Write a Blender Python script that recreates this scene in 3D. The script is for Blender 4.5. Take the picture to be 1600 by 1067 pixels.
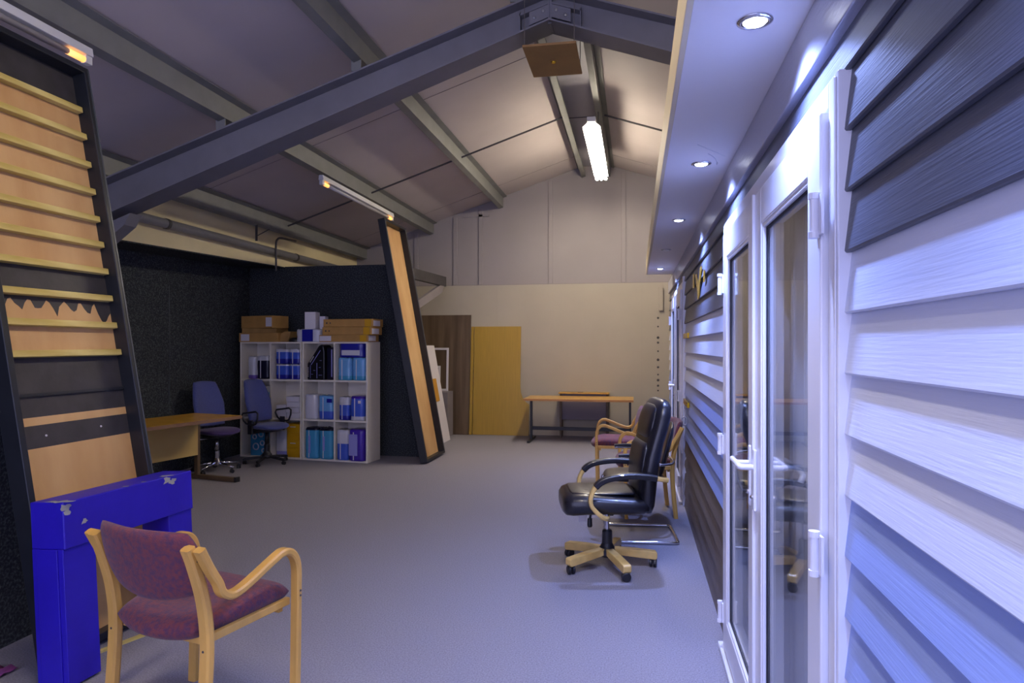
import bpy, math, random
from mathutils import Vector, Matrix, Euler, noise
random.seed(7)
PI = math.pi
S = bpy.context.scene
C = S.collection
for o in list(bpy.data.objects):
    bpy.data.objects.remove(o)

# ------------------------------------------------------------------ camera
cam_d = bpy.data.cameras.new('camera')
cam_d.sensor_width = 36.0
cam_d.lens = 1050.0 / 1600.0 * 36.0
cam_d.shift_y = 6.5 / 1600.0
cam_d.clip_start = 0.05
cam = bpy.data.objects.new('camera', cam_d)
C.objects.link(cam)
cam.location = (0, 0, 1.5)
cam.rotation_euler = (PI / 2, 0, math.atan(193 / 1050))
S.camera = cam

# ------------------------------------------------------------------ world and lights
W = bpy.data.worlds.new('world')
S.world = W
W.use_nodes = True
W.node_tree.nodes['Background'].inputs[0].default_value = (0.56, 0.58, 1.0, 1)
W.node_tree.nodes['Background'].inputs[1].default_value = 2.6
S.view_settings.view_transform = 'Standard'
S.view_settings.look = 'None'
S.view_settings.gamma = 1.0
S.view_settings.use_curve_mapping = False
S.view_settings.exposure = 0.28
LED_COLOR = (0.32, 0.43, 1.0)
LED_POWER = 215.0
TUBE_STRENGTH = 66.0
NEAR_TUBE_STRENGTH = 42.0
TUBE_COLOR = (1.0, 0.87, 0.68)


# ------------------------------------------------------------------ materials
def lin(c):
    if isinstance(c, str):
        c = tuple(int(c[i:i + 2], 16) / 255 for i in (0, 2, 4))
    return tuple((v / 12.92 if v <= 0.04045 else ((v + 0.055) / 1.055) ** 2.4) for v in c) + (1,)


def mat(name, col, rough=0.6, metal=0.0, var=0.0, vscale=6.0, bump=0.0, bscale=60.0, stretch=(1, 1, 1),
        col2=None, spec=0.5, coat=0.0, emit=None, estr=0.0, vdetail=4.0, sheen=0.0, bdist=0.01, lo=0.35, hi=0.65):
    m = bpy.data.materials.new(name)
    m.use_nodes = True
    nt = m.node_tree
    b = nt.nodes['Principled BSDF']
    b.inputs['Base Color'].default_value = lin(col)
    b.inputs['Roughness'].default_value = rough
    b.inputs['Metallic'].default_value = metal
    b.inputs['Specular IOR Level'].default_value = spec
    b.inputs['Coat Weight'].default_value = coat
    b.inputs['Sheen Weight'].default_value = sheen
    if emit is not None:
        b.inputs['Emission Color'].default_value = lin(emit)
        b.inputs['Emission Strength'].default_value = estr
    tc = mp = None
    if var or bump:
        tc = nt.nodes.new('ShaderNodeTexCoord')
        mp = nt.nodes.new('ShaderNodeMapping')
        mp.inputs['Scale'].default_value = stretch
        nt.links.new(tc.outputs['Object'], mp.inputs['Vector'])
    if var:
        n = nt.nodes.new('ShaderNodeTexNoise')
        n.inputs['Scale'].default_value = vscale
        n.inputs['Detail'].default_value = vdetail
        nt.links.new(mp.outputs[0], n.inputs['Vector'])
        r = nt.nodes.new('ShaderNodeMapRange')
        r.inputs['From Min'].default_value = lo
        r.inputs['From Max'].default_value = hi
        nt.links.new(n.outputs[0], r.inputs['Value'])
        mx = nt.nodes.new('ShaderNodeMix')
        mx.data_type = 'RGBA'
        base = lin(col)
        c2 = lin(col2) if col2 else tuple(v * (1 - var) for v in base[:3]) + (1,)
        mx.inputs['A'].default_value = base
        mx.inputs['B'].default_value = c2
        nt.links.new(r.outputs[0], mx.inputs['Factor'])
        nt.links.new(mx.outputs['Result'], b.inputs['Base Color'])
    if bump:
        n2 = nt.nodes.new('ShaderNodeTexNoise')
        n2.inputs['Scale'].default_value = bscale
        n2.inputs['Detail'].default_value = 3
        nt.links.new(mp.outputs[0], n2.inputs['Vector'])
        bp = nt.nodes.new('ShaderNodeBump')
        bp.inputs['Strength'].default_value = bump
        bp.inputs['Distance'].default_value = bdist
        nt.links.new(n2.outputs[0], bp.inputs['Height'])
        nt.links.new(bp.outputs[0], b.inputs['Normal'])
    return m


def glass_mat():
    m = bpy.data.materials.new('window_glass')
    m.use_nodes = True
    nt = m.node_tree
    nt.nodes.remove(nt.nodes['Principled BSDF'])
    out = nt.nodes['Material Output']
    t = nt.nodes.new('ShaderNodeBsdfTransparent')
    t.inputs[0].default_value = (0.93, 0.95, 0.96, 1)
    g = nt.nodes.new('ShaderNodeBsdfGlossy')
    g.inputs['Roughness'].default_value = 0.0
    fr = nt.nodes.new('ShaderNodeLayerWeight')
    fr.inputs[0].default_value = 0.5
    pw = nt.nodes.new('ShaderNodeMath')
    pw.operation = 'POWER'
    pw.inputs[1].default_value = 4.0
    mu = nt.nodes.new('ShaderNodeMath')
    mu.operation = 'MULTIPLY_ADD'
    mu.use_clamp = True
    mu.inputs[1].default_value = 0.75
    mu.inputs[2].default_value = 0.035
    nt.links.new(fr.outputs['Facing'], pw.inputs[0])
    mx = nt.nodes.new('ShaderNodeMixShader')
    nt.links.new(pw.outputs[0], mu.inputs[0])
    nt.links.new(mu.outputs[0], mx.inputs[0])
    nt.links.new(t.outputs[0], mx.inputs[1])
    nt.links.new(g.outputs[0], mx.inputs[2])
    nt.links.new(mx.outputs[0], out.inputs[0])
    return m


M = dict(
    carpet=mat('grey_carpet', '9e9aa4', 0.95, var=0.40, vscale=130, bump=0.6, bscale=320, vdetail=2, spec=0.1, lo=0.25, hi=0.75),
    ceiling=mat('roof_panel', 'bcb2b0', 0.6, var=0.10, vscale=1.2, stretch=(1, 1, 1)),
    ceiling_line=mat('joint_and_shade_line', '8a8282', 0.8),
    ridge=mat('ridge_flashing', 'a2a0a8', 0.5),
    upper=mat('upper_wall_sheet', '958e8e', 0.7, var=0.06, vscale=1.5),
    lower=mat('cream_wall_board', 'aea596', 0.7, var=0.07, vscale=1.3),
    cream=mat('cream_side_wall', 'ddcfa4', 0.7, var=0.1, vscale=2),
    feltwall=mat('black_felt', '2b2e33', 0.95, var=0.75, vscale=70, col2='565c5e', bump=0.4, bscale=150, vdetail=2, spec=0.15, lo=0.45, hi=0.8),
    steel=mat('painted_grey_steel', '6e6d74', 0.45, var=0.12, vscale=5),
    galv=mat('galvanised_steel', '7b7c7a', 0.55, metal=0.2, var=0.12, vscale=5),
    darkrod=mat('dark_steel_rod', '3c3a3c', 0.5),
    bolt=mat('zinc_bolt', 'b8b8b8', 0.3, metal=0.8),
    pipe=mat('grey_plastic_pipe', '74747c', 0.5),
    rope=mat('thin_cord', '66605c', 0.9),
    soffit=mat('white_soffit_board', 'd8d2d0', 0.55),
    fascia=mat('cream_fascia', 'cbbc9a', 0.55),
    trimboard=mat('frieze_board', '9c9cab', 0.33, bump=0.15, bscale=25, stretch=(4, 0.5, 4)),
    c_dark=mat('charcoal_cladding', '565a68', 0.45, var=0.2, vscale=30, bump=0.22, bscale=16, stretch=(10, 0.35, 14), bdist=0.004),
    c_light=mat('pale_grey_cladding', 'ced4ea', 0.42, bump=0.16, bscale=14, stretch=(10, 0.4, 12), bdist=0.004),
    c_blue=mat('blue_grey_cladding', '8ea2dc', 0.42, bump=0.16, bscale=14, stretch=(10, 0.4, 12), bdist=0.004),
    c_brown=mat('dark_brown_cladding', '64574f', 0.45, var=0.25, vscale=20, bump=0.2, bscale=14, stretch=(8, 0.8, 10), bdist=0.004),
    upvc=mat('white_upvc', 'dcdce6', 0.28, coat=0.2),
    seal=mat('black_rubber_seal', '22222a', 0.6),
    glass=glass_mat(),
    curtain=mat('sheer_curtain', 'dcdade', 0.8),
    podwall=mat('cabin_interior', 'a8a49e', 0.8),
    ply=mat('plywood', 'cda672', 0.6, var=0.3, vscale=3.2, col2='b88c58', stretch=(1, 1, 0.35), bump=0.08, bscale=40),
    batten=mat('pine_batten', 'd8c67c', 0.6, var=0.5, vscale=9, col2='b8a050', stretch=(1, 0.3, 2), bump=0.1),
    blackpaint=mat('black_paint', '3a3739', 0.5, var=0.35, vscale=8, bump=0.1, bscale=30),
    rim=mat('black_frame_timber', '1d2026', 0.4, var=0.2, vscale=10),
    tape=mat('grey_edge', '44484e', 0.35),
    bluepaint=mat('blue_gloss_paint', '2614b0', 0.42, var=0.12, vscale=5, bump=0.12, bscale=30),
    chip=mat('chipped_primer', '9a9a98', 0.7),
    beech=mat('lacquered_beech', 'dcaa55', 0.35, var=0.22, vscale=12, stretch=(1, 1, 0.25), coat=0.25),
    beech2=mat('lacquered_pine', 'd9b76e', 0.35, var=0.2, vscale=12, coat=0.25),
    burgundy=mat('burgundy_fabric', '743438', 0.9, var=0.6, vscale=55, col2='4e2c46', bump=0.3, bscale=200, sheen=0.15, vdetail=3),
    leather=mat('black_leather', '17171f', 0.33, bump=0.12, bscale=90, coat=0.15),
    blackplastic=mat('black_plastic', '1b1b22', 0.4),
    greyplastic=mat('grey_plastic', '5c5c62', 0.4),
    chrome=mat('chrome', 'd6d6dc', 0.12, metal=1.0),
    bluefab=mat('blue_fabric', '48508c', 0.9, var=0.2, vscale=120, bump=0.2, bscale=200, sheen=0.2),
    purplefab=mat('purple_fabric', '46306e', 0.9, var=0.2, vscale=120, bump=0.2, bscale=200, sheen=0.2),
    deskwood=mat('oak_desk_top', 'cc9a30', 0.4, var=0.3, vscale=5, stretch=(1, 4, 1), coat=0.15),
    deskedge=mat('brown_desk_edge', '7a5a44', 0.5),
    deskpanel=mat('cream_modesty_panel', 'ccae68', 0.5),
    deskleg=mat('bronze_desk_leg', '5f4c38', 0.5),
    shelfw=mat('white_laminate', 'e6dfd0', 0.45),
    card=mat('brown_cardboard', 'b48848', 0.75, var=0.15, vscale=8, bump=0.1),
    card2=mat('kraft_paper', 'a88248', 0.7, var=0.3, vscale=6, bump=0.25, bscale=15),
    white=mat('white_label', 'd4d0d6', 0.6),
    whiteplastic=mat('white_plastic_wrap', 'c9c9d2', 0.35, bump=0.3, bscale=14, coat=0.3),
    yellow=mat('yellow_plastic', 'c8960a', 0.45),
    navy=mat('navy_plastic_wrap', '14142e', 0.3, bump=0.25, bscale=14),
    royal=mat('royal_blue_wrap', '3c5cc8', 0.3, bump=0.25, bscale=14, coat=0.2),
    deepblue=mat('deep_blue_wrap', '1c1e92', 0.3, bump=0.25, bscale=14, coat=0.2),
    sky=mat('sky_blue_wrap', '6aa6da', 0.3, bump=0.25, bscale=14, coat=0.2),
    teal=mat('teal_blue_wrap', '4196c0', 0.3, bump=0.25, bscale=14, coat=0.2),
    violet=mat('violet_wrap', '3c1e9c', 0.3, bump=0.25, bscale=14, coat=0.2),
    lilac=mat('lilac_print', '8f8fd2', 0.4),
    green=mat('green_print', '78b43c', 0.4),
    purple=mat('purple_print', '6a50a8', 0.4),
    blackpack=mat('black_printed_wrap', '121218', 0.3, bump=0.25, bscale=14),
    darkwood=mat('walnut_laminate', '665440', 0.45, var=0.4, vscale=2.2, col2='4c3c2a', stretch=(5, 1, 0.35)),
    oakpanel=mat('oak_veneer', 'a8862a', 0.45, var=0.15, vscale=26, stretch=(2, 1, 0.1), lo=0.3, hi=0.7),
    greyboard=mat('grey_board', '7e777b', 0.7, var=0.1, vscale=5),
    screengrey=mat('grey_fabric_screen', '7c7480', 0.85),
    orange=mat('orange_card', 'c08a2c', 0.6),
    plybrown=mat('hanging_plywood', '8e6a3a', 0.6, var=0.2, vscale=4),
    tubeon=mat('lit_tube', 'ffffff', 0.4, emit='ffffff', estr=1.0),
    louvre=mat('white_enamel', 'd8d8d8', 0.4),
    tubeoff=mat('unlit_tube', 'b0adb2', 0.3),
    glow=mat('orange_glow', 'e8c8a8', 0.4, emit=(1, 0.66, 0.30), estr=1.6),
    glow2=mat('pale_glow', 'ffd9a0', 0.4, emit=(1, 0.84, 0.6), estr=3.0),
    led=mat('led_lens', 'ffffff', 0.3, emit=(0.90, 0.92, 1.0), estr=14.0),
    ledoff=mat('led_lens_dim', 'dddddd', 0.3),
    gold=mat('gold_foil', 'c8a020', 0.25, metal=0.8),
    pink=mat('magenta_plastic', '8c4a86', 0.4),
    web=mat('cobweb', 'c8c8d0', 0.6),
)
M['tubeon'].node_tree.nodes['Principled BSDF'].inputs['Emission Color'].default_value = TUBE_COLOR + (1,)
M['tubeon'].node_tree.nodes['Principled BSDF'].inputs['Emission Strength'].default_value = TUBE_STRENGTH


# ------------------------------------------------------------------ mesh building
class MB:
    def __init__(self):
        self.v = []
        self.f = []
        self.m = []
        self.mats = []

    def mi(self, m):
        if m is None:
            return 0
        if m not in self.mats:
            self.mats.append(m)
        return self.mats.index(m)

    def add(self, vs, fs, m=None, T=None):
        k = len(self.v)
        i = self.mi(m)
        for p in vs:
            p = Vector(p)
            self.v.append(T @ p if T is not None else p)
        for f in fs:
            self.f.append([a + k for a in f])
            self.m.append(i)
        return self

    def box(self, lo, hi, m=None, T=None):
        x0, y0, z0 = lo
        x1, y1, z1 = hi
        vs = [(x0, y0, z0), (x1, y0, z0), (x1, y1, z0), (x0, y1, z0), (x0, y0, z1), (x1, y0, z1), (x1, y1, z1), (x0, y1, z1)]
        fs = [(0, 3, 2, 1), (4, 5, 6, 7), (0, 1, 5, 4), (1, 2, 6, 5), (2, 3, 7, 6), (3, 0, 4, 7)]
        return self.add(vs, fs, m, T)

    def prism(self, poly, a, b, axis='y', m=None, T=None):
        """poly: 2-D points; extruded along axis from a to b"""
        def p3(p, t):
            if axis == 'y':
                return (p[0], t, p[1])
            if axis == 'x':
                return (t, p[0], p[1])
            return (p[0], p[1], t)
        n = len(poly)
        vs = [p3(p, a) for p in poly] + [p3(p, b) for p in poly]
        fs = [tuple(range(n)), tuple(range(2 * n - 1, n - 1, -1))]
        for i in range(n):
            j = (i + 1) % n
            fs.append((i, i + n, j + n, j))
        return self.add(vs, fs, m, T)

    def rings(self, rs, m=None, T=None, cap=True, closed=False, mfn=None):
        n = len(rs[0])
        k = len(self.v)
        for r in rs:
            for p in r:
                p = Vector(p)
                self.v.append(T @ p if T is not None else p)
        L = len(rs)
        for a in range(L if closed else L - 1):
            b = (a + 1) % L
            i = self.mi(mfn(a) if mfn else m)
            for q in range(n):
                w = (q + 1) % n
                self.f.append([k + a * n + q, k + a * n + w, k + b * n + w, k + b * n + q])
                self.m.append(i)
        if cap and not closed:
            self.f.append([k + q for q in range(n)][::-1])
            self.m.append(self.mi(mfn(0) if mfn else m))
            self.f.append([k + (L - 1) * n + q for q in range(n)])
            self.m.append(self.mi(mfn(L - 2) if mfn else m))
        return self

    def tube(self, path, r, n=10, m=None, T=None, closed=False):
        path = [Vector(p) for p in path]
        rad = r if isinstance(r, (list, tuple)) else [r] * len(path)
        rs = []
        up = None
        L = len(path)
        for i, p in enumerate(path):
            if closed:
                d = path[(i + 1) % L] - path[i - 1]
            else:
                d = path[min(i + 1, L - 1)] - path[max(i - 1, 0)]
            d.normalize()
            if up is None:
                up = d.orthogonal().normalized()
            else:
                up = (up - d * up.dot(d)).normalized()
            s = d.cross(up)
            rs.append([p + (up * math.cos(2 * PI * q / n) + s * math.sin(2 * PI * q / n)) * rad[i] for q in range(n)])
        return self.rings(rs, m, T, closed=closed)

    def strip(self, path, wdir, wid, th, m=None, T=None):
        """rectangular-section band swept along a planar path; wid along wdir, th in the plane"""
        path = [Vector(p) for p in path]
        wdir = Vector(wdir).normalized()
        L = len(path)
        rs = []
        for i, p in enumerate(path):
            d = (path[min(i + 1, L - 1)] - path[max(i - 1, 0)]).normalized()
            nn = wdir.cross(d).normalized()
            w = wid[i] if isinstance(wid, (list, tuple)) else wid
            a, b = wdir * (w / 2), nn * (th / 2)
            c = 0.25
            rs.append([p + a * 1 + b * (1 - c * 2), p + a * (1 - c) + b, p - a * (1 - c) + b, p - a + b * (1 - c * 2),
                       p - a - b * (1 - c * 2), p - a * (1 - c) - b, p + a * (1 - c) - b, p + a - b * (1 - c * 2)])
        return self.rings(rs, m, T)

    def lathe(self, prof, n=24, m=None, T=None, mfn=None):
        rs = [[(r * math.cos(2 * PI * q / n), r * math.sin(2 * PI * q / n), z) for q in range(n)] for r, z in prof]
        return self.rings(rs, m, T, mfn=mfn)

    def build(self, name, m=None, parent=None, loc=None, smooth=False, bevel=0.0, sub=0, rotz=0):
        me = bpy.data.meshes.new(name)
        me.from_pydata([tuple(v) for v in self.v], [], self.f)
        mats = self.mats if self.mats else [m]
        for x in mats:
            me.materials.append(x)
        for p, i in zip(me.polygons, self.m):
            p.material_index = i
            p.use_smooth = smooth
        me.validate()
        import bmesh
        bm = bmesh.new()
        bm.from_mesh(me)
        bmesh.ops.recalc_face_normals(bm, faces=bm.faces)
        bm.to_mesh(me)
        bm.free()
        o = bpy.data.objects.new(name, me)
        C.objects.link(o)
        if loc is not None:
            o.location = loc
        o.rotation_euler.z = rotz
        if parent is not None:
            o.parent = parent
        if bevel:
            b = o.modifiers.new('bevel', 'BEVEL')
            b.width = bevel
            b.segments = 2
            b.limit_method = 'ANGLE'
            b.angle_limit = 0.6
        if sub:
            b = o.modifiers.new('sub', 'SUBSURF')
            b.levels = sub
            b.render_levels = sub
        return o


def smooth_path(pts, n=6):
    """Catmull-Rom through the points"""
    pts = [Vector(p) for p in pts]
    out = []
    L = len(pts)
    for i in range(L - 1):
        p0, p1, p2, p3 = pts[max(i - 1, 0)], pts[i], pts[i + 1], pts[min(i + 2, L - 1)]
        for k in range(n):
            t = k / n
            out.append(0.5 * ((2 * p1) + (-p0 + p2) * t + (2 * p0 - 5 * p1 + 4 * p2 - p3) * t * t + (-p0 + 3 * p1 - 3 * p2 + p3) * t ** 3))
    out.append(pts[-1])
    return out


def pad(fn, thick, nu=22, nv=22, squircle=0.5, edge=4.0, m=None, mb=None):
    """upholstered pad: fn(u,v) -> (point, normal); thickness fades to a rounded rim"""
    mb = mb or MB()
    top, bot = [], []
    for j in range(nv + 1):
        for i in range(nu + 1):
            u = math.sin((i / nu - 0.5) * PI)
            v = math.sin((j / nv - 0.5) * PI)
            a = u * math.sqrt(max(0, 1 - squircle * v * v / 2))
            b = v * math.sqrt(max(0, 1 - squircle * u * u / 2))
            p, nn = fn(a, b)
            e = (max(0, 1 - abs(u) ** edge) * max(0, 1 - abs(v) ** edge)) ** 0.5
            p, nn = Vector(p), Vector(nn)
            top.append(p + nn * thick * 0.5 * e)
            bot.append(p - nn * thick * 0.5 * e)
    w = nu + 1
    fs = [(j * w + i, j * w + i + 1, (j + 1) * w + i + 1, (j + 1) * w + i) for j in range(nv) for i in range(nu)]
    k = len(top)
    fs2 = [(a + k, d + k, c + k, b + k) for a, b, c, d in fs]
    mb.add(top + bot, fs + fs2, m)
    return mb


def weld(o, d=0.0004):
    import bmesh
    bm = bmesh.new()
    bm.from_mesh(o.data)
    bmesh.ops.remove_doubles(bm, verts=bm.verts, dist=d)
    bmesh.ops.recalc_face_normals(bm, faces=bm.faces)
    bm.to_mesh(o.data)
    bm.free()
    return o


def tag(o, label=None, cat=None, group=None, kind=None):
    if label:
        o['label'] = label
    if cat:
        o['category'] = cat
    if group:
        o['group'] = group
    if kind:
        o['kind'] = kind
    return o


def thing(name, label, cat, loc=(0, 0, 0), rotz=0, group=None, rot=None):
    o = bpy.data.objects.new(name, None)
    o.empty_display_size = 0.1
    C.objects.link(o)
    o.location = loc
    o.rotation_euler = rot if rot else (0, 0, rotz)
    return tag(o, label, cat, group)


def struct(o):
    o['kind'] = 'structure'
    return o


def copy_tree(o, parent=None):
    c = o.copy()
    C.objects.link(c)
    c.parent = parent
    for ch in list(o.children):
        copy_tree(ch, c)
    return c


def dup(root, loc, rotz, label, group=None):
    r = copy_tree(root)
    r.location = loc
    r.rotation_euler = (0, 0, rotz)
    r['label'] = label
    if group:
        r['group'] = group
    return r


def frame_T(p, q):
    """matrix whose z axis runs from p to q"""
    p, q = Vector(p), Vector(q)
    z = (q - p).normalized()
    return Matrix.Translation(p) @ z.to_track_quat('Z', 'Y').to_matrix().to_4x4()


# ------------------------------------------------------------------ room shell
RX, RZ, SL = -0.647, 4.553, 0.333           # ridge position and roof slope
YB, YN = 11.2, -2.6                        # far wall, open end behind the camera
XL, XR = -5.50, 4.2                         # side walls


def roof_z(x):
    return RZ - SL * abs(x - RX)


struct(MB().box((XL - .1, YN, -0.1), (XR + .1, YB + .1, 0)).build('floor', M['carpet']))
mb = MB()
for a, b in ((XL - .1, RX), (RX, XR + .1)):
    mb.prism([(a, roof_z(a)), (b, roof_z(b)), (b, roof_z(b) + .1), (a, roof_z(a) + .1)], YN, YB + .1, 'y', M['ceiling'])
for ys in (2.9, 6.68, 10.5):               # joints between the lining sheets
    for a, b in ((XL, RX), (RX, XR)):
        mb.prism([(a, roof_z(a) - .004), (b, roof_z(b) - .004), (b, roof_z(b) + .01), (a, roof_z(a) + .01)], ys, ys + .007, 'y', M['ceiling_line'])
for k in range(1, 4):                      # faint lap lines down the length
    pass
struct(mb.build('ceiling'))
struct(MB().prism([(RX - .22, RZ - .075), (RX + .22, RZ - .075), (RX + .02, RZ - .012), (RX - .02, RZ - .012)], YN, YB, 'y').build('trim_1', M['ridge']))

mb = MB().prism([(XL, 0), (XR, 0), (XR, roof_z(XR)), (RX, RZ), (XL, roof_z(XL))], YB, YB + .1, 'y', M['upper'])
struct(mb.build('wall_back'))
mb = MB()
for a, b in ((XL, -2.3), (-2.2985, .1), (.1015, XR)):
    mb.box((a, YB - .025, 0), (b, YB, 2.535))
struct(mb.build('wall_lower_back', M['lower']))
struct(MB().box((XL, YB - .027, 2.528), (XR, YB - .001, 2.535 + .004)).build('trim_12', M['ceiling_line']))
for k, (x, zt) in enumerate(((-3.05, 3.70), (-2.60, 3.86), (-1.40, 4.26), (-.19, 4.36), (-3.75, 3.45), (.95, 3.95))):
    struct(MB().box((x - .035, YB - .018, 2.54), (x + .035, YB, zt)).build('trim_%d' % (k + 2), M['upper'], bevel=.003))
    struct(MB().box((x - .045, YB - .004, 2.54), (x - .035, YB, zt)).build('trim_%d' % (k + 20), M['ceiling_line']))  # dark strip painting the shade line cast beside each batten
struct(MB().box((-2.9, YB - .018, 3.70), (-2.45, YB, 3.74)).build('trim_8', M['upper']))
struct(MB().box((XL - .1, YN, 0), (XL, YB, roof_z(XL))).build('wall_left', M['cream']))
struct(MB().box((XR, YN, 0), (XR + .1, YB, roof_z(XR))).build('wall_right', M['upper']))
# boxed eaves in front of the side wall
EV = ((YN, 2.502), (5.2, 2.502), (8.7, 2.605), (YB, 2.605))     # bottom edge of the boxed eaves
struct(MB().rings([[(XL, y, z), (-4.85, y, z), (-4.85, y, roof_z(-4.85)), (XL, y, roof_z(XL))] for y, z in EV]).build('wall_eaves_left', M['cream']))
struct(MB().rings([[(-5.44, y, z - .014), (-4.852, y, z - .014), (-4.852, y, z), (-5.44, y, z)] for y, z in ((2.2, 2.502), (5.2, 2.502), (8.7, 2.605))]).build('trim_13', M['feltwall']))
# black felt partition along the left side and across
struct(MB().prism([(2.2, 0), (8.76, 0), (8.76, 2.60), (8.7, 2.59), (5.2, 2.488), (2.2, 2.488)], -5.44, -5.38, 'x').build('wall_felt_left', M['feltwall']))
struct(MB().prism([(-5.38, 0), (-2.735, 0), (-3.225, 2.607), (-4.84, 2.607), (-4.84, 2.60), (-5.38, 2.60)], 8.70, 8.76, 'y').build('wall_felt_cross', M['feltwall']))
mb = MB().tube([(-5.375, 7.02, .7), (-5.376, 7.03, 1.4), (-5.376, 7.02, 2.2)], .0035, 6)
tag(mb.build('cord', M['tape']), 'thin pale cord hanging down the black felt wall', 'cord')

# steel portal frame
def rafter_poly(x0, x1):
    return None
RY0, RY1 = 5.08, 5.32
t = thing('portal_frame', 'grey painted steel roof beam rising to a bolted ridge joint', 'roof beam', (RX, 5.2, 3.95))
BZ = 4.0
def rp(mb, sgn, xa, xb, dz0a, dz0b, dz1a, dz1b, y0, y1, m):
    pts = [(sgn * xa, dz0a), (sgn * xb, dz0b), (sgn * xb, dz1b), (sgn * xa, dz1a)]
    mb.prism(pts, y0 - 5.2, y1 - 5.2, 'y', m)
for sgn, XE in ((-1, 3.95), (1, 3.9)):
    z0 = BZ - 3.95 - .02
    za, zb = z0, z0 - .348 * XE            # bottom line
    ta, tb = z0 + .245, z0 + .245 - .328 * XE
    web, fb, ft = MB(), MB(), MB()
    rp(web, sgn, 0, XE, za + .01, zb + .01, ta - .01, tb - .01, 5.195, 5.205, None)
    rp(fb, sgn, 0, XE, za, zb, za + .014, zb + .014, RY0, RY1, None)
    rp(ft, sgn, 0, XE, ta - .014, tb - .014, ta, tb, RY0, RY1, None)
    web.build('beam_web', M['steel'], t)
    fb.build('beam_flange', M['steel'], t)
    ft.build('beam_flange', M['steel'], t)
mb = MB().box((-.014, -.08, .02), (-.001, .08, .30)).box((.001, -.08, .02), (.014, .08, .30))
mb.build('end_plate', M['steel'], t)
for sgn in (-1, 1):
    mb = MB()
    for (a, b) in ((.014, .16),):
        pts = [(sgn * a, .02 + .05), (sgn * b, .02), (sgn * b, .14 - .02), (sgn * a, .17)]
        mb.prism(pts, -.078, -.066, 'y')
    mb.prism([(sgn * .014, .19), (sgn * .24, .115), (sgn * .24, .10), (sgn * .014, .175)], -.075, 0, 'y')
    mb.box((sgn * .235 - .004, -.075, -.05), (sgn * .235 + .004, .075, .14))
    mb.build('stiffener', M['steel'], t)
    for bx, bz in ((.05, .12), (.12, .075), (.03, .24)):
        MB().lathe([(.012, 0), (.012, .008), (.006, .012)], 8, T=Matrix.Translation((sgn * bx, -.078, bz)) @ Matrix.Rotation(PI / 2, 4, 'X')).build('bolt', M['bolt'], t)
# eaves haunch plate and column head on the left
MB().box((-3.98, -.09, -1.72), (-3.94, .09, -1.0)).build('end_plate', M['steel'], t)
mb = MB().prism([(-3.94, -1.40), (-3.66, -1.30), (-3.72, -1.40), (-3.94, -1.56)], -.07, .07, 'y')
mb.build('haunch', M['steel'], t)
t = thing('steel_column', 'cream painted steel column head at the left wall under the roof beam', 'column', (-4.71, 5.2, 0))
MB().box((-.14, -.09, 0), (.12, -.075, 2.55)).box((-.14, .075, 0), (.12, .09, 2.55)).box((-.01, -.075, 0), (.01, .075, 2.55)).build('post', M['cream'], t)
MB().box((-.14, -.1, 2.36), (.13, -.09, 2.56)).build('cap_plate', M['fascia'], t)

# purlins
def purlin(x, y0, y1, label, dz=.185, flip=1):
    zt = roof_z(x) - .0
    zb = zt - dz
    w = .065 * flip
    t = thing('roof_purlin', label, 'roof purlin', (x, 0, zb), group=None)
    mb = MB()
    s = SL if x < RX else -SL
    # zed section: web, top flange to one side, bottom flange to the other
    mb.prism([(-.002, 0), (.002, 0), (.002, dz - .02), (-.002, dz - .02)], y0, y1, 'y')
    mb.prism([(0, 0), (-w, -w * s), (-w, -w * s + .004), (0, .004)], y0, y1, 'y')
    mb.prism([(-w, -w * s), (-w - .003, -w * s), (-w - .003, -w * s + .02), (-w, -w * s + .02)], y0, y1, 'y')
    mb.prism([(w, dz - .024 + w * s), (0, dz - .024), (0, dz - .02), (w, dz - .02 + w * s)], y0, y1, 'y')
    mb.build('channel', M['galv'], t)
    if abs(x) > .6:
        cl = MB().box((-.09, 5.195, -.09), (-.004, 5.205, dz * .8)).box((-.012, 5.08, .01), (-.004, 5.32, dz - .05))
        for yy in (5.1, 5.3):
            for zz in (.05, .12):
                cl.box((-.02, yy - .012, zz - .012), (-.012, yy + .012, zz + .012), None)
        cl.build('cleat', M['galv'], t)
    return t
purlin(-4.66, YN, YB, 'galvanised roof purlin lowest on the left, just above the cream wall')
purlin(-3.44, YN, YB, 'galvanised roof purlin that carries the unlit batten lamps')
purlin(-2.21, YN, YB, 'galvanised roof purlin halfway up the left roof slope')
purlin(-.88, YN, YB, 'galvanised purlin just left of the ridge, seen behind the hanging board', flip=-1)
purlin(-.41, YN, YB, 'galvanised purlin just right of the ridge above the lit lamp')
purlin(.95, YN, YB, 'galvanised purlin on the right roof slope, mostly behind the soffit')

# sag rods
def rod(p, q, label, r=.012):
    o = MB().tube([p, q], r, 8).build('tie_rod', M['darkrod'])
    return tag(o, label, 'tie rod')
rod((-4.64, 8.42, roof_z(-4.64) - .1), (-.90, 8.42, roof_z(-.9) - .1), 'long dark tie rod crossing the left roof slope between purlins')
rod((-.38, 8.42, roof_z(-.38) - .1), (.93, 8.42, roof_z(.93) - .1), 'short dark tie rod right of the ridge lamp')
rod((-.86, 8.42, RZ - .20), (-.43, 8.42, RZ - .20), 'tiny tie rod joining the two ridge purlins', .006)

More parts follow.
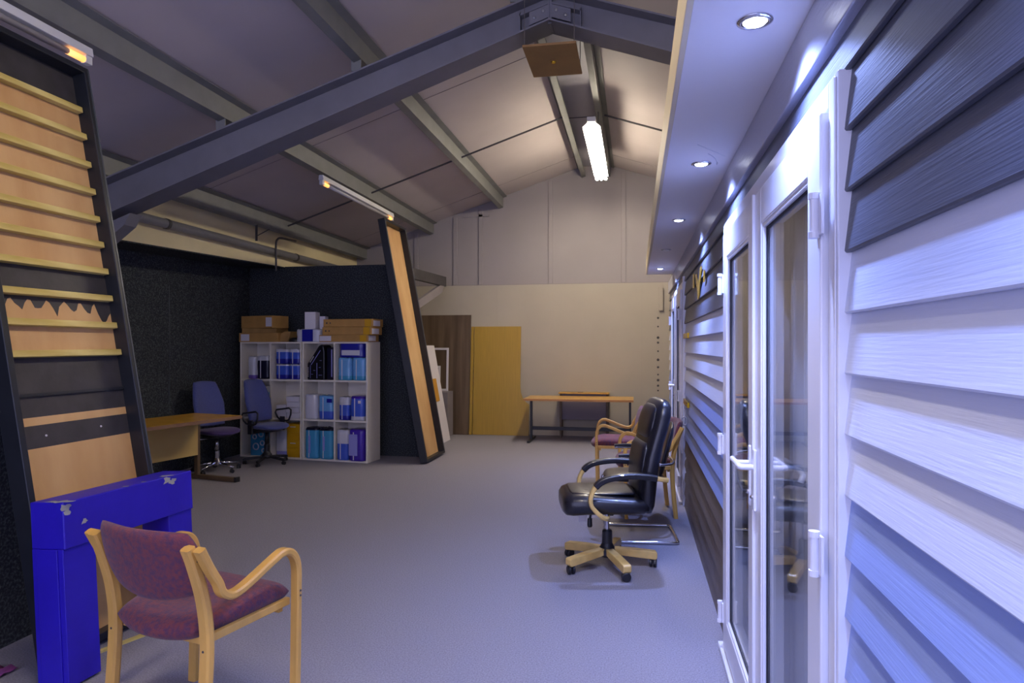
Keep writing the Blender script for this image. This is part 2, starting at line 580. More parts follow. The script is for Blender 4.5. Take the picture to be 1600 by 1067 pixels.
# pipe along left wall
t = thing('wall_pipe', 'long grey pipe running along the cream wall under the eaves', 'pipe', (-4.795, 0, 2.765))
MB().tube([(0, YN + .1, 0), (0, YB - .02, 0)], .05, 14).build('pipe_run', M['pipe'], t, smooth=True)
for yy in (6.2, 8.9):
    MB().tube([(0, yy, 0), (0, yy + .04, 0)], .056, 14).build('pipe_clip', M['darkrod'], t)
o = MB().tube(smooth_path([(-4.70, 8.75, 2.97), (-4.73, 8.42, 2.96), (-4.735, 8.32, 2.93), (-4.735, 8.28, 2.86), (-4.735, 8.28, 2.70), (-4.735, 8.28, 2.50)]), .014, 8).build('conduit', M['darkrod'], smooth=True)
tag(o, 'thin dark bent conduit dropping across the cream wall under the lowest purlin', 'conduit')
t = thing('bracket', 'small dark hanger bracket under the lowest purlin', 'bracket', (-4.70, 7.75, 2.98))
MB().box((-.015, -.004, -.16), (.015, .004, .05)).build('plate', M['darkrod'], t)
MB().tube([(0, 0, -.10), (.0, .35, .06)], .006, 6).build('brace', M['darkrod'], t)

# brace beam behind the cross partition
t = thing('brace_beam', 'grey timber brace beam jutting out behind the tall narrow flat', 'brace', (-3.2, 8.76, 2.46))
T = Matrix.Rotation(math.atan2(-.14, 1.75), 4, 'Z')
MB().box((-.03, 0, 0), (.03, 1.80, .155), T=T).build('beam', M['blackpaint'], t)
mb = MB().prism([(0, -.52), (0, -.64), (1.62, -.115), (1.72, -.0), (1.55, -.0)], -.025, .025, 'x', T=T)
mb.build('strut', M['greyboard'], t)


# ------------------------------------------------------------------ lamps
def batten_lamp(y0, y1, label, zc=3.30, x=-3.36):
    t = thing('batten_lamp', label, 'lamp', (x, y0, zc), group=None)
    L = y1 - y0
    MB().prism([(-.03, .0), (.03, .0), (.022, .055), (-.022, .055)], 0, L, 'y').build('housing', M['louvre'], t, bevel=.004)
    MB().tube([(0, .06, -.028), (0, L - .06, -.028)], .019, 12).build('tube', M['tubeoff'], t, smooth=True)
    for a, b, g in ((.05, .17, 1), (L - .17, L - .05, 1)):
        MB().tube([(0, a, -.028), (0, b, -.028)], .0205, 12).build('glowing_end', M['glow'], t, smooth=True)
    for a, b in ((.0, .05), (L - .05, L)):
        MB().box((-.02, a, -.05), (.02, b, .0)).build('lamp_holder', M['louvre'], t, bevel=.003)
    return t
batten_lamp(6.80, 8.98, 'unlit batten lamp with orange glowing ends above the tall narrow flat')
batten_lamp(1.50, 3.66, 'unlit batten lamp with an orange glowing end, top left corner of the photo')

t = thing('ridge_lamp', 'bright lit fluorescent lamp hanging under the ridge', 'lamp', (-.50, 7.75, 4.02))
LL = 2.35
MB().box((-.05, 0, .05), (.05, LL, .11)).build('housing', M['louvre'], t, bevel=.005)
MB().prism([(-.105, .0), (-.05, .05), (.05, .05), (.105, .0), (.100, -.004), (.048, .044), (-.048, .044), (-.100, -.004)], .02, LL - .02, 'y').build('reflector', M['louvre'], t)
for x in (-.062, 0, .062):
    MB().tube([(x, .01, -.034), (x, LL - .01, -.034)], .024, 12).build('tube', M['tubeon'], t, smooth=True)
for yy in (.35, LL - .35):
    MB().tube([(.06, yy, .1), (.06, yy, .28)], .004, 6).build('hanger', M['darkrod'], t)

added_lamp = dup(t, (-.50, .55, 4.02), 0, 'added fluorescent lamp under the ridge in the near bay, out of view above the camera')  # unseen lamp added to brighten the left side of the hall
tube_near = M['tubeon'].copy()
tube_near.node_tree.nodes['Principled BSDF'].inputs['Emission Strength'].default_value = NEAR_TUBE_STRENGTH
for o in added_lamp.children:
    if o.name.startswith('tube'):
        o.data = o.data.copy()
        o.data.materials[0] = tube_near

# hanging plywood square
t = thing('hanging_board', 'small brown plywood board hanging on cords below the ridge joint', 'board', (-.645, 5.345, 3.775))
MB().box((-.205, -.29, 0), (.205, .30, .018)).build('panel', M['plybrown'], t, bevel=.002)
MB().lathe([(.035, -.008), (.035, 0)], 12, M['plybrown']).lathe([(.016, -.016), (.02, -.008)], 10, M['gold']).build('ceiling_hook', None, t)
for a, b in ((-.19, -.275), (.19, -.275), (-.19, .28), (.19, .28)):
    zt = .56 if b < 0 else .66
    MB().tube([(a, b, .018), (a, b * .98, zt)], .003, 5).build('cord', M['rope'], t)


# ------------------------------------------------------------------ timber cabin on the right
PX = .466                                  # cladding plane
ROWZ = [2.205, 2.106, 1.973, 1.84, 1.707, 1.574, 1.441, 1.308, 1.175, 1.042, .909, .776, .643, .51, .377, .244, .111, 0.0]
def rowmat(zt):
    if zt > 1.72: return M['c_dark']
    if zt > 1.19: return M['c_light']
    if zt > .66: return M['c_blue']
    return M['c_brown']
PY0, PY1 = -1.6, 9.4
D1, D2 = (1.575, 3.50), (6.55, 8.42)
def clad(name, y0, y1, zmin=0.0):
    mb = MB()
    for i in range(len(ROWZ) - 1):
        zt, zb = ROWZ[i], ROWZ[i + 1]
        if zb < zmin - .001:
            continue
        m = rowmat(zt)
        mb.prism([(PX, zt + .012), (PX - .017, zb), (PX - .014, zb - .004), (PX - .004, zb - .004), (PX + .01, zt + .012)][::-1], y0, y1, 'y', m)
    mb.box((PX + .008, y0, 0 if zmin == 0 else zmin), (PX + .09, y1, 2.36), M['podwall'])
    return struct(mb.build(name))
clad('wall_cabin_front', PY0, D1[0])
clad('wall_cabin_middle', D1[1], D2[0])
clad('wall_cabin_end', D2[1], PY1)
clad('wall_over_door_1', D1[0], D1[1], 2.106)
clad('wall_over_door_2', D2[0], D2[1], 2.106)
struct(MB().box((PX + .09, PY1 - .08, 0), (3.0, PY1, 2.55)).build('wall_cabin_far', M['podwall']))
struct(MB().box((2.0, PY0, 0), (2.08, PY1 - .08, 2.45)).build('wall_cabin_back', M['podwall']))
struct(MB().box((PX + .09, PY0, 0), (2.0, PY0 + .08, 2.45)).build('wall_cabin_near', M['podwall']))
struct(MB().box((PX + .0, PY0, 2.45), (2.08, PY1 - .08, 2.52)).build('ceiling_cabin', M['podwall']))
struct(MB().box((PX - .028, PY0, 2.205), (PX + .01, PY1, 2.36)).build('trim_9', M['trimboard'], bevel=.004))
struct(MB().box((.144, PY0, 2.36), (PX + .1, 8.30, 2.372)).build('ceiling_soffit', M['soffit']))
struct(MB().box((.126, PY0, 2.36), (.144, 8.32, 2.54)).box((.144, 8.30, 2.36), (PX + .1, 8.32, 2.54)).build('trim_10', M['fascia'], bevel=.002))
struct(MB().box((PX - .03, 6.48, 0), (PX - .002, 6.55, 2.15)).build('trim_11', M['upvc']))

# downlights
def downlight(y, x, label, on=True):
    t = thing('downlight', label, 'downlight', (x, y, 2.36), group=None)
    MB().lathe([(.046, .001), (.046, -.004), (.034, -.007), (.030, -.002), (.030, .001)], 28).build('bezel', M['chrome'], t, smooth=True)
    MB().lathe([(.029, -.001), (.027, -.008), (.015, -.012)], 24).build('lens', M['led'] if on else M['ledoff'], t)
    if on:
        ld = bpy.data.lights.new('spot', 'SPOT')
        ld.energy = LED_POWER
        ld.color = LED_COLOR
        ld.spot_size = math.radians(128)
        ld.spot_blend = 1.0
        ld.shadow_soft_size = 0.03
        lo = bpy.data.objects.new('bulb', ld)
        C.objects.link(lo)
        lo.parent = t
        lo.location = (0, 0, -.012)
    return t
for y, x, lb, on in ((1.865, .311, 'large lit downlight nearest in the soffit, at the top of the photo', True),
                     (3.28, .305, 'lit soffit downlight, second nearest, with cobwebs beside it', True),
                     (4.72, .29, 'lit soffit downlight, third from the near end', True),
                     (6.17, .27, 'unlit soffit downlight between two lit ones', False),
                     (7.65, .27, 'small lit downlight at the far end of the soffit', True),
                     (.42, .311, 'added soffit downlight above the near cladding, out of view', True),  # this one and the next are unseen, added for more light
                     (-1.0, .311, 'added soffit downlight at the open end of the hall, out of view', True)):
    downlight(y, x, lb, on)
t = thing('cobweb', 'thin cobweb strands hanging beside the second downlight', 'cobweb', (.31, 3.22, 2.36))
MB().tube(smooth_path([(.01, -.10, 0), (.03, -.16, -.035), (.04, -.17, -.06)]), .0012, 5).lathe([(.0015, 0), (.004, .006), (.0015, .014)], 8, T=Matrix.Translation((.04, -.17, -.07))).build('strand', M['web'], t)
MB().tube([(-.05, -.25, -.0), (.06, -.30, -.07)], .0009, 5).build('strand', M['web'], t)


def french_door(idx, y0, y1, full=True):
    root = bpy.data.objects.new('door_%d' % idx, None)
    C.objects.link(root)
    root.location = (PX, y0, 0)
    root['kind'] = 'structure'
    Wd = y1 - y0
    H = 2.105
    fw = .075
    mb = MB()
    X0, X1 = -.030, .05
    mb.box((X0, 0, 0), (X1, fw, H)).box((X0, Wd - fw, 0), (X1, Wd, H)).box((X0, fw, H - .06), (X1, Wd - fw, H)).box((X0, fw, 0), (X1, Wd - fw, .035))
    mb.box((X0 - .004, .012, 0), (X0, .022, H - .01)).box((X0 - .004, Wd - .022, 0), (X0, Wd - .012, H - .01))
    mb.build('door_frame', M['upvc'], root, bevel=.004)
    MB().box((X0 - .03, 0, 0), (X0, Wd, .022)).build('sill', M['upvc'], root, bevel=.003)
    mid = Wd / 2
    for k, (a, b) in enumerate(((fw + .008, mid - .012), (mid + .012, Wd - fw - .008))):
        z0, z1 = .04, H - .065
        st = .118
        lf = MB()
        xo, xi = -.046, .03
        lf.box((xo, a, z0), (xi, a + st, z1)).box((xo, b - st, z0), (xi, b, z1)).box((xo, a + st, z1 - .125), (xi, b - st, z1)).box((xo, a + st, z0), (xi, b - st, z0 + .15))
        leaf = lf.build('door_leaf', M['upvc'], root, bevel=.005)
        ga, gb, g0, g1 = a + st, b - st, z0 + .15, z1 - .125
        bd = MB()
        e = .014
        bd.box((xo + .004, ga, g0), (xo + .016, ga + e, g1)).box((xo + .004, gb - e, g0), (xo + .016, gb, g1))
        bd.box((xo + .004, ga + e, g0), (xo + .016, gb - e, g0 + e)).box((xo + .004, ga + e, g1 - e), (xo + .016, gb - e, g1))
        bd.build('glazing_bead', M['upvc'], leaf, bevel=.003)
        sl = MB()
        e2 = .02
        sl.box((xo + .016, ga, g0), (xo + .020, ga + e2, g1)).box((xo + .016, gb - e2, g0), (xo + .020, gb, g1)).box((xo + .016, ga + e2, g0), (xo + .02, gb - e2, g0 + e2)).box((xo + .016, ga + e2, g1 - e2), (xo + .02, gb - e2, g1))
        sl.build('glazing_seal', M['seal'], leaf)
        MB().box((xo + .021, ga, g0), (xo + .025, gb, g1)).build('glass_pane', M['glass'], leaf)
        # handles
        hy = (b - .035) if k == 0 else (a + .035)
        for side in (-1, 1):
            hx = xo if side < 0 else xi
            sgn = -1 if side < 0 else 1
            hb = MB()
            hb.box((min(hx, hx + sgn * .012), hy - .015, .915), (max(hx, hx + sgn * .012), hy + .015, 1.135))
            h = hb.build('handle_plate', M['upvc'], leaf, bevel=.005)
            if side < 0:
                dy = 1
            else:
                dy = -1 if k == 0 else 1
            lv = MB().tube(smooth_path([(hx, hy, 1.07), (hx + sgn * .045, hy, 1.07), (hx + sgn * .056, hy + dy * .014, 1.07), (hx + sgn * .055, hy + dy * .10, 1.068), (hx + sgn * .048, hy + dy * .125, 1.06), (hx + sgn * .04, hy + dy * .132, 1.045)], 5), .0105, 10)
            lv.build('lever', M['upvc'], h, smooth=True)
            MB().lathe([(.008, 0), (.008, .006), (.004, .01)], 12, T=Matrix.Translation((hx + sgn * .012, hy, .965)) @ Matrix.Rotation(-sgn * -PI / 2, 4, 'Y')).build('lock_cylinder', M['chrome'], h)
        hyy = a - .004 if k == 0 else b + .004
        for hz in (.20, 1.02, 1.80):
            hb = MB().tube([(xo - .014, hyy, hz - .05), (xo - .014, hyy, hz + .05)], .010, 12)
            hb.box((xo - .006, hyy - .03, hz - .045), (xo, hyy + .03, hz + .045))
            hb.lathe([(.0125, 0), (.0125, .014)], 12, T=Matrix.Translation((xo - .014, hyy, hz - .052)))
            hb.lathe([(.0125, 0), (.0125, .014)], 12, T=Matrix.Translation((xo - .014, hyy, hz + .038)))
            hb.build('hinge', M['upvc'], root)
    ms = MB().box((-.056, mid - .022, .04), (-.044, mid + .006, H - .065))
    ms.build('meeting_strip', M['upvc'], root, bevel=.003)
    return root
french_door(1, *D1)
french_door(2, *D2)

def curtain(y0, y1, label, ph=0):
    mb = MB()
    n = int((y1 - y0) / .012)
    pts = [(.565 + .020 * math.sin(i * .62 + ph) + .012 * math.sin(i * .23), y0 + (y1 - y0) * i / n) for i in range(n + 1)]
    vs, fs = [], []
    for x, y in pts:
        vs += [(x, y, .004), (x, y, 2.08)]
    for i in range(n):
        fs.append((2 * i, 2 * i + 2, 2 * i + 3, 2 * i + 1))
    mb.add(vs, fs)
    o = mb.build('curtain', M['curtain'], smooth=True)
    s = o.modifiers.new('s', 'SOLIDIFY')
    s.thickness = .002
    return tag(o, label, 'curtain')
curtain(1.68, 2.50, 'pale curtain gathered behind the near glass door leaf')
curtain(2.53, 3.30, 'pale curtain behind the meeting stiles of the near glass doors', 1)
curtain(3.33, 4.3, 'pale curtain behind the far leaf of the near glass doors', 2)
curtain(6.7, 8.3, 'pale curtain behind the far pair of glass doors', 2)

# scraps stuck to the cladding
t = thing('foil_sticker', 'torn gold foil sticker on the dark cladding between the doors', 'sticker', (PX - .019, 5.15, 1.97))
MB().prism([(-.42, .075), (-.26, .08), (-.14, -.02), (-.02, .06), (.14, .07), (-.04, -.06), (-.08, -.14), (-.22, -.12), (-.24, -.05)], -.002, 0, 'x').build('foil_letter', M['gold'], t)
MB().box((-.002, .22, -.02), (0, .34, .09)).build('foil_scrap', M['gold'], t)
MB().box((-.002, -.60, -.05), (0, -.50, .03)).build('foil_scrap', M['gold'], t)
for y, z, lb in ((6.10, 1.585, 'yellow tape scrap on the pale boards near the far doors'), (6.10, .985, 'yellow tape scrap on the blue-grey boards near the far doors')):
    o = MB().box((-.012, -.16, -.02), (.006, .34, .025)).build('tape_scrap', M['gold'], loc=(PX - .017, y, z))
    tag(o, lb, 'tape')
o = MB().tube([(.024 * math.cos(a * PI / 8), 0, .038 * math.sin(a * PI / 8)) for a in range(16)], .006, 6, closed=True).build('hanging_ring', M['trimboard'], loc=(PX - .040, 6.15, .83), smooth=True)
tag(o, 'small grey ring hanging on the blue-grey cladding', 'ring')
t = thing('white_tape', 'white tape tangle on the brown boards by the far doors', 'tape', (PX - .017, 6.25, .43))
for pts in ([(-.045, .10), (-.032, .10), (-.018, -.09), (-.032, -.09)], [(-.030, .0), (-.022, .015), (0.0, .07), (0.0, .05)], [(-.030, .01), (-.022, .02), (.0, -.075), (-.012, -.085)]):
    MB().prism(pts, -.006, .006, 'y').build('tape_strip', M['white'], t)

# far wall trunking and plugged holes
t = thing('trunking', 'short cream trunking box high on the far wall beside the cabin', 'trunking', (.405, YB - .025, 2.07))
MB().box((-.035, -.04, 0), (.035, 0, .37)).build('cover', M['lower'], t, bevel=.004)
t = thing('hole_strip', 'vertical strip of dark plug holes on the far wall below the trunking', 'strip', (.36, YB - .025, .75))
MB().box((-.03, -.006, 0), (.03, 0, 1.28)).build('back_plate', M['lower'], t)
for k, zz in enumerate((.02, .10, .19, .28, .40, .52, .66, .80, .88, 1.06, 1.2)):
    MB().lathe([(.014 + .004 * (k % 3), 0), (.012, .004)], 12, T=Matrix.Translation((0, -.006, zz)) @ Matrix.Rotation(PI / 2, 4, 'X')).build('plug_hole', M['darkrod'], t)


# ------------------------------------------------------------------ tall black-framed flats
LEAN = -math.atan(.183)
def flat(bottom, label, battens, name='stage_flat'):
    x, y = bottom
    t = thing(name, label, 'panel', (x, y, .012), rot=(0, LEAN, 0))
    Wd, H = .81, 3.16
    h = Wd / 2
    d = .085
    k = 1 / math.cos(LEAN)
    rim = MB()
    r = .035
    rim.box((-.012, -h, 0), (d, -h + r, H)).box((-.012, h - r, 0), (d, h, H)).box((-.012, -h + r, H - r), (d, h - r, H)).box((-.012, -h + r, 0), (d, h - r, r))
    rim.build('rim', M['rim'], t, bevel=.004)
    rim = MB()
    rim.box((d, h - .012, .01), (d + .002, h - .002, H - .01))
    rim.build('edge_tape', M['tape'], t)
    mb = MB()
    if battens:
        bands = [(r, .985, 'ply'), (.985, 1.095, 'b'), (1.095, 1.135, 'ply'), (1.135, 1.45, 'b'), (1.45, 1.755, 'ply'), (1.755, 1.91, 'b'), (1.91, 2.87, 'ply'), (2.87, 3.11, 'b')]
        for a, b, q in bands:
            mb.box((-.010, -h + r, a * k), (0, h - r, min(b * k, H - r)), M['ply'] if q == 'ply' else M['blackpaint'])
    else:
        mb.box((-.010, -h + r, r), (0, h - r, H - r), M['ply'])
    mb.build('plywood_sheet', None, t)
    if battens:
        # ragged paint edge below a batten
        z1 = 1.745 * k
        n = 40
        pts = []
        for i in range(n + 1):
            yy = -h + r + (Wd - 2 * r) * i / n
            amp = .02 + .085 * abs(math.sin(i * .55)) ** 2 * (0.5 + .5 * random.random()) + (.05 if i > 34 else 0)
            pts.append((yy, z1 - amp))
        MB().prism([(-h + r, z1)] + pts + [(h - r, z1)], .0, .0012, 'x').build('paint_edge', M['blackpaint'], t)
        for i, z in enumerate((2.862, 2.702, 2.537, 2.379, 2.217, 2.068, 1.911, 1.755, 1.600, 1.444)):
            o = MB().box((.0, -h + r + .004, -.017), (.038, h - r - .005, .017)).build('batten', M['batten'], t, bevel=.003)
            o.location.z = z * k
            o.rotation_euler.x = random.uniform(-.004, .004)
        MB().box((0, -h + r, 1.235 * k), (.012, h - r, 1.25 * k)).build('dark_strip', M['rim'], t)  # thin raised dark strip across the black-painted band
        for yy, z in ((-.18, 1.04), (.17, 1.045)):
            MB().lathe([(.006, 0), (.005, .003)], 10, T=Matrix.Translation((.001, yy, z * k)) @ Matrix.Rotation(PI / 2, 4, 'Y')).build('screw', M['white'], t)
    return t
flat((-2.70, 3.055), 'tall leaning black-framed panel with pale timber battens, behind the blue surround', True)
flat((-2.665, 8.545), 'tall narrow black-framed plywood panel leaning beside the white shelves', False)
tag(MB().box((-.03, -1.2, 0), (.03, 1.2, 2.05)).build('black_screen', M['feltwall'], loc=(-3.12, 2.0, 0)), 'black felt screen standing behind the battened panel at the left edge', 'screen')

# blue surround
t = thing('blue_surround', 'chipped royal blue box frame with a rectangular opening, behind the burgundy armchair', 'frame', (-2.405, 2.52, 0.012))
rot = math.atan2(-.06, .78)
t.rotation_euler = (0, -.058, rot)
TH = .185
MB().box((-TH, 0, .60), (0, .78, .806)).build('lintel', M['bluepaint'], t, bevel=.005)
MB().box((-TH, .0, 0), (-.012, .165, .60)).box((-TH + .03, -.006, .0), (-.04, .0, .60)).build('leg', M['bluepaint'], t, bevel=.004)
MB().box((-TH, .615, 0), (-.012, .78, .60)).build('leg', M['bluepaint'], t, bevel=.004)
random.seed(3)
def chip(cx_, cz, s, face='front', y=0):
    pts = []
    for i in range(11):
        a = 2 * PI * i / 11
        rr = s * random.uniform(.35, 1.15)
        pts.append((cx_ + rr * math.cos(a) * 1.7, cz + rr * math.sin(a)))
    if face == 'front':
        return MB().prism(pts, .0003, .0014, 'x')
    return MB().prism(pts, .8063, .8072, 'z')
for p in ((.60, .787, .022), (.64, .775, .018), (.012, .785, .018), (.10, .70, .012), (.02, .76, .012)):
    chip(*p).build('paint_chip', M['chip'], t)
for p in ((-.02, .62, .024), (-.02, .02, .03), (-.07, .012, .02), (-.01, .35, .012), (-.012, .46, .010)):
    chip(*p, face='top').build('paint_chip', M['chip'], t)
tag(MB().box((-.01, 0, 0), (.012, .34, .012)).build('timber_offcut', M['batten'], loc=(-2.60, 2.80, 0), rotz=-.35), 'thin timber offcut lying on the carpet inside the blue surround', 'timber')
mb = MB()
n = 9
vs, fs = [], []
for j in range(n):
    for i in range(n):
        vs.append((i * .03 + random.uniform(-.006, .006), j * .032 + random.uniform(-.006, .006), .004 + .028 * abs(math.sin(i * 1.3 + j) * math.cos(j * 1.1 - i * .4))))
for j in range(n - 1):
    for i in range(n - 1):
        fs.append((j * n + i, j * n + i + 1, (j + 1) * n + i + 1, (j + 1) * n + i))
mb.add(vs, fs)
o = mb.build('plastic_bag', M['pink'], loc=(-3.05, 2.38, 0), smooth=True)
s = o.modifiers.new('s', 'SOLIDIFY')
s.thickness = .002
tag(o, 'crumpled magenta plastic bag on the floor at the left edge', 'bag')


# ------------------------------------------------------------------ wooden visitor armchair
def make_armchair(label, group=None):
    """faces +y, right side +x, origin on the floor at the centre"""
    t = thing('wooden_armchair', label, 'chair')
    hw = .27
    yf, yb = .205, -.20
    for s in (-1, 1):
        x = s * (hw - .022)
        xo = s * (hw + .022)
        # rear post
        post = smooth_path([(x, yb - .02, 0), (x, yb + .0, .2), (x, yb + .012, .42), (x, yb - .005, .58), (x, yb - .045, .72), (x, yb - .072, .79)], 5)
        MB().strip(post, (1, 0, 0), .046, .036).build('rear_leg', M['beech'], t)
        # bent front leg and arm in one lamination
        arm = smooth_path([(xo, yf + .005, 0), (xo, yf + .012, .25), (xo, yf + .016, .50), (xo, yf + .012, .60), (xo, yf - .018, .652), (xo, yf - .065, .668),
                           (xo, yf - .13, .648), (xo, yf - .26, .597), (xo, yf - .325, .585), (xo, yf - .368, .607), (xo, yf - .388, .65), (xo, yf - .425, .71), (xo, yf - .465, .787)], 6)
        MB().strip(arm, (1, 0, 0), .042, .029).build('arm_and_front_leg', M['beech'], t)
        rail = MB().box((x - s * .004 - .011, yb, .422), (x - s * .004 + .011, yf + .02, .452))
        rail.build('side_rail', M['beech'], t, bevel=.003)
        for (yy, z) in ((yf + .016, .47), (yf + .016, .49)):
            MB().lathe([(.005, 0), (.004, .002)], 8, T=Matrix.Translation((xo + s * .022, yy, z)) @ Matrix.Rotation(s * PI / 2, 4, 'Y')).build('bolt', M['darkrod'], t)
        MB().lathe([(.005, 0), (.004, .002)], 8, T=Matrix.Translation((x + s * .021, yb - .05, .74)) @ Matrix.Rotation(s * PI / 2, 4, 'Y')).build('bolt', M['darkrod'], t)
        MB().lathe([(.005, 0), (.004, .002)], 8, T=Matrix.Translation((x, yb - .006, .40)) @ Matrix.Rotation(PI / 2, 4, 'X')).build('bolt', M['darkrod'], t)
    MB().box((-hw + .03, yf - .03, .40), (hw - .03, yf - .006, .43)).build('front_rail', M['beech'], t, bevel=.003)
    MB().box((-hw + .04, yb + .03, .40), (hw - .04, yb + .052, .43)).build('back_rail', M['beech'], t, bevel=.003)

    def seat(u, v):
        w = .245 + .012 * v
        x = u * w
        y = .02 + v * (.255 + .012 * (1 - u * u))
        z = .462 + .018 * u * u - .04 * max(0, v - .5) ** 1 + .006 * v + (.02 * (-v - .6) if v < -.6 else 0) * -1
        return (x, y, z), Vector((-.05 * u, .02, 1)).normalized()
    weld(pad(seat, .10, squircle=.42, edge=7).build('seat', M['burgundy'], t, smooth=True))

    def back(u, v):
        # v: -1 bottom .. 1 top ; wide rounded plate, curved round the sitter, wings rise at the ends
        x = u * (.262 - .035 * max(0, -v) ** 1.5)
        zc = .710 + v * .128
        z = zc + .022 * u * u * max(0, v) - .02 * max(0, -v) * (1 - u * u)
        y = -.262 + .05 * u * u - .035 * v
        return (x, y, z), Vector((-.3 * u, 1, .18)).normalized()
    weld(pad(back, .05, squircle=.5, edge=7).build('backrest', M['burgundy'], t, smooth=True))
    return t
arm0 = make_armchair('burgundy and beech armchair in the foreground, seen from behind')
arm0.location = (-1.718, 2.432, 0)
arm0.rotation_euler.z = math.radians(76 - 90)
dup(arm0, (-.19, 7.35, 0), math.radians(92), 'burgundy and beech armchair nearest the far desk, half hidden by the black office chair')
dup(arm0, (.10, 6.22, 0), math.radians(96), 'burgundy and beech armchair right behind the black cantilever chair')


# ------------------------------------------------------------------ black leather executive chair
def caster(parent, x, y, m_wheel=None, a=0.0, z0=0.0, r=.026):
    T = Matrix.Translation((x, y, z0 + r)) @ Matrix.Rotation(a, 4, 'Z')
    c = MB()
    for s in (-1, 1):
        c.lathe([(.004, -.010), (r * .8, -.010), (r, -.006), (r, .006), (r * .8, .010), (.004, .010)], 16, T=T @ Matrix.Translation((0, s * .014, 0)) @ Matrix.Rotation(PI / 2, 4, 'X'))
    c.box((-.018, -.005, 0), (.012, .005, r + .008), T=T)
    c.tube([T @ Vector((0, 0, r * .6)), T @ Vector((0, 0, r + .03))], .006, 8)
    return c.build('caster', m_wheel or M['blackplastic'], parent, smooth=False)


def star_base(t, ang0, R, legm, hubm, legw=.05, legh=.034, z_in=.115, z_out=.075, flatleg=True, cast_r=.026):
    MB().lathe([(.05, .07), (.062, .085), (.062, .115), (.045, .14), (.036, .16), (.034, .24), (.028, .25), (.014, .252), (.014, .40)], 24,
               mfn=lambda i: M['chrome'] if i >= 7 else hubm).build('gas_column', None, t, smooth=False)
    for k in range(5):
        a = ang0 + k * 2 * PI / 5
        T = Matrix.Rotation(a, 4, 'Z')
        if flatleg:
            pts = [(.045, z_in), (R * .55, z_in - .008), (R - .012, z_out + .008), (R, z_out), (R, z_out - legh * .75), (R - .012, z_out - legh), (.05, z_in - legh)]
            MB().prism(pts, -legw / 2, legw / 2, 'y', T=T).build('base_leg', legm, t, bevel=.005)
        else:
            MB().tube([T @ Vector((.03, 0, z_in)), T @ Vector((R * .5, 0, z_in - .012)), T @ Vector((R, 0, z_out))], [.022, .017, .012], 8).build('base_leg', legm, t, smooth=True)
        caster(t, (R - .025) * math.cos(a), (R - .025) * math.sin(a), a=a + 1.3, r=cast_r)


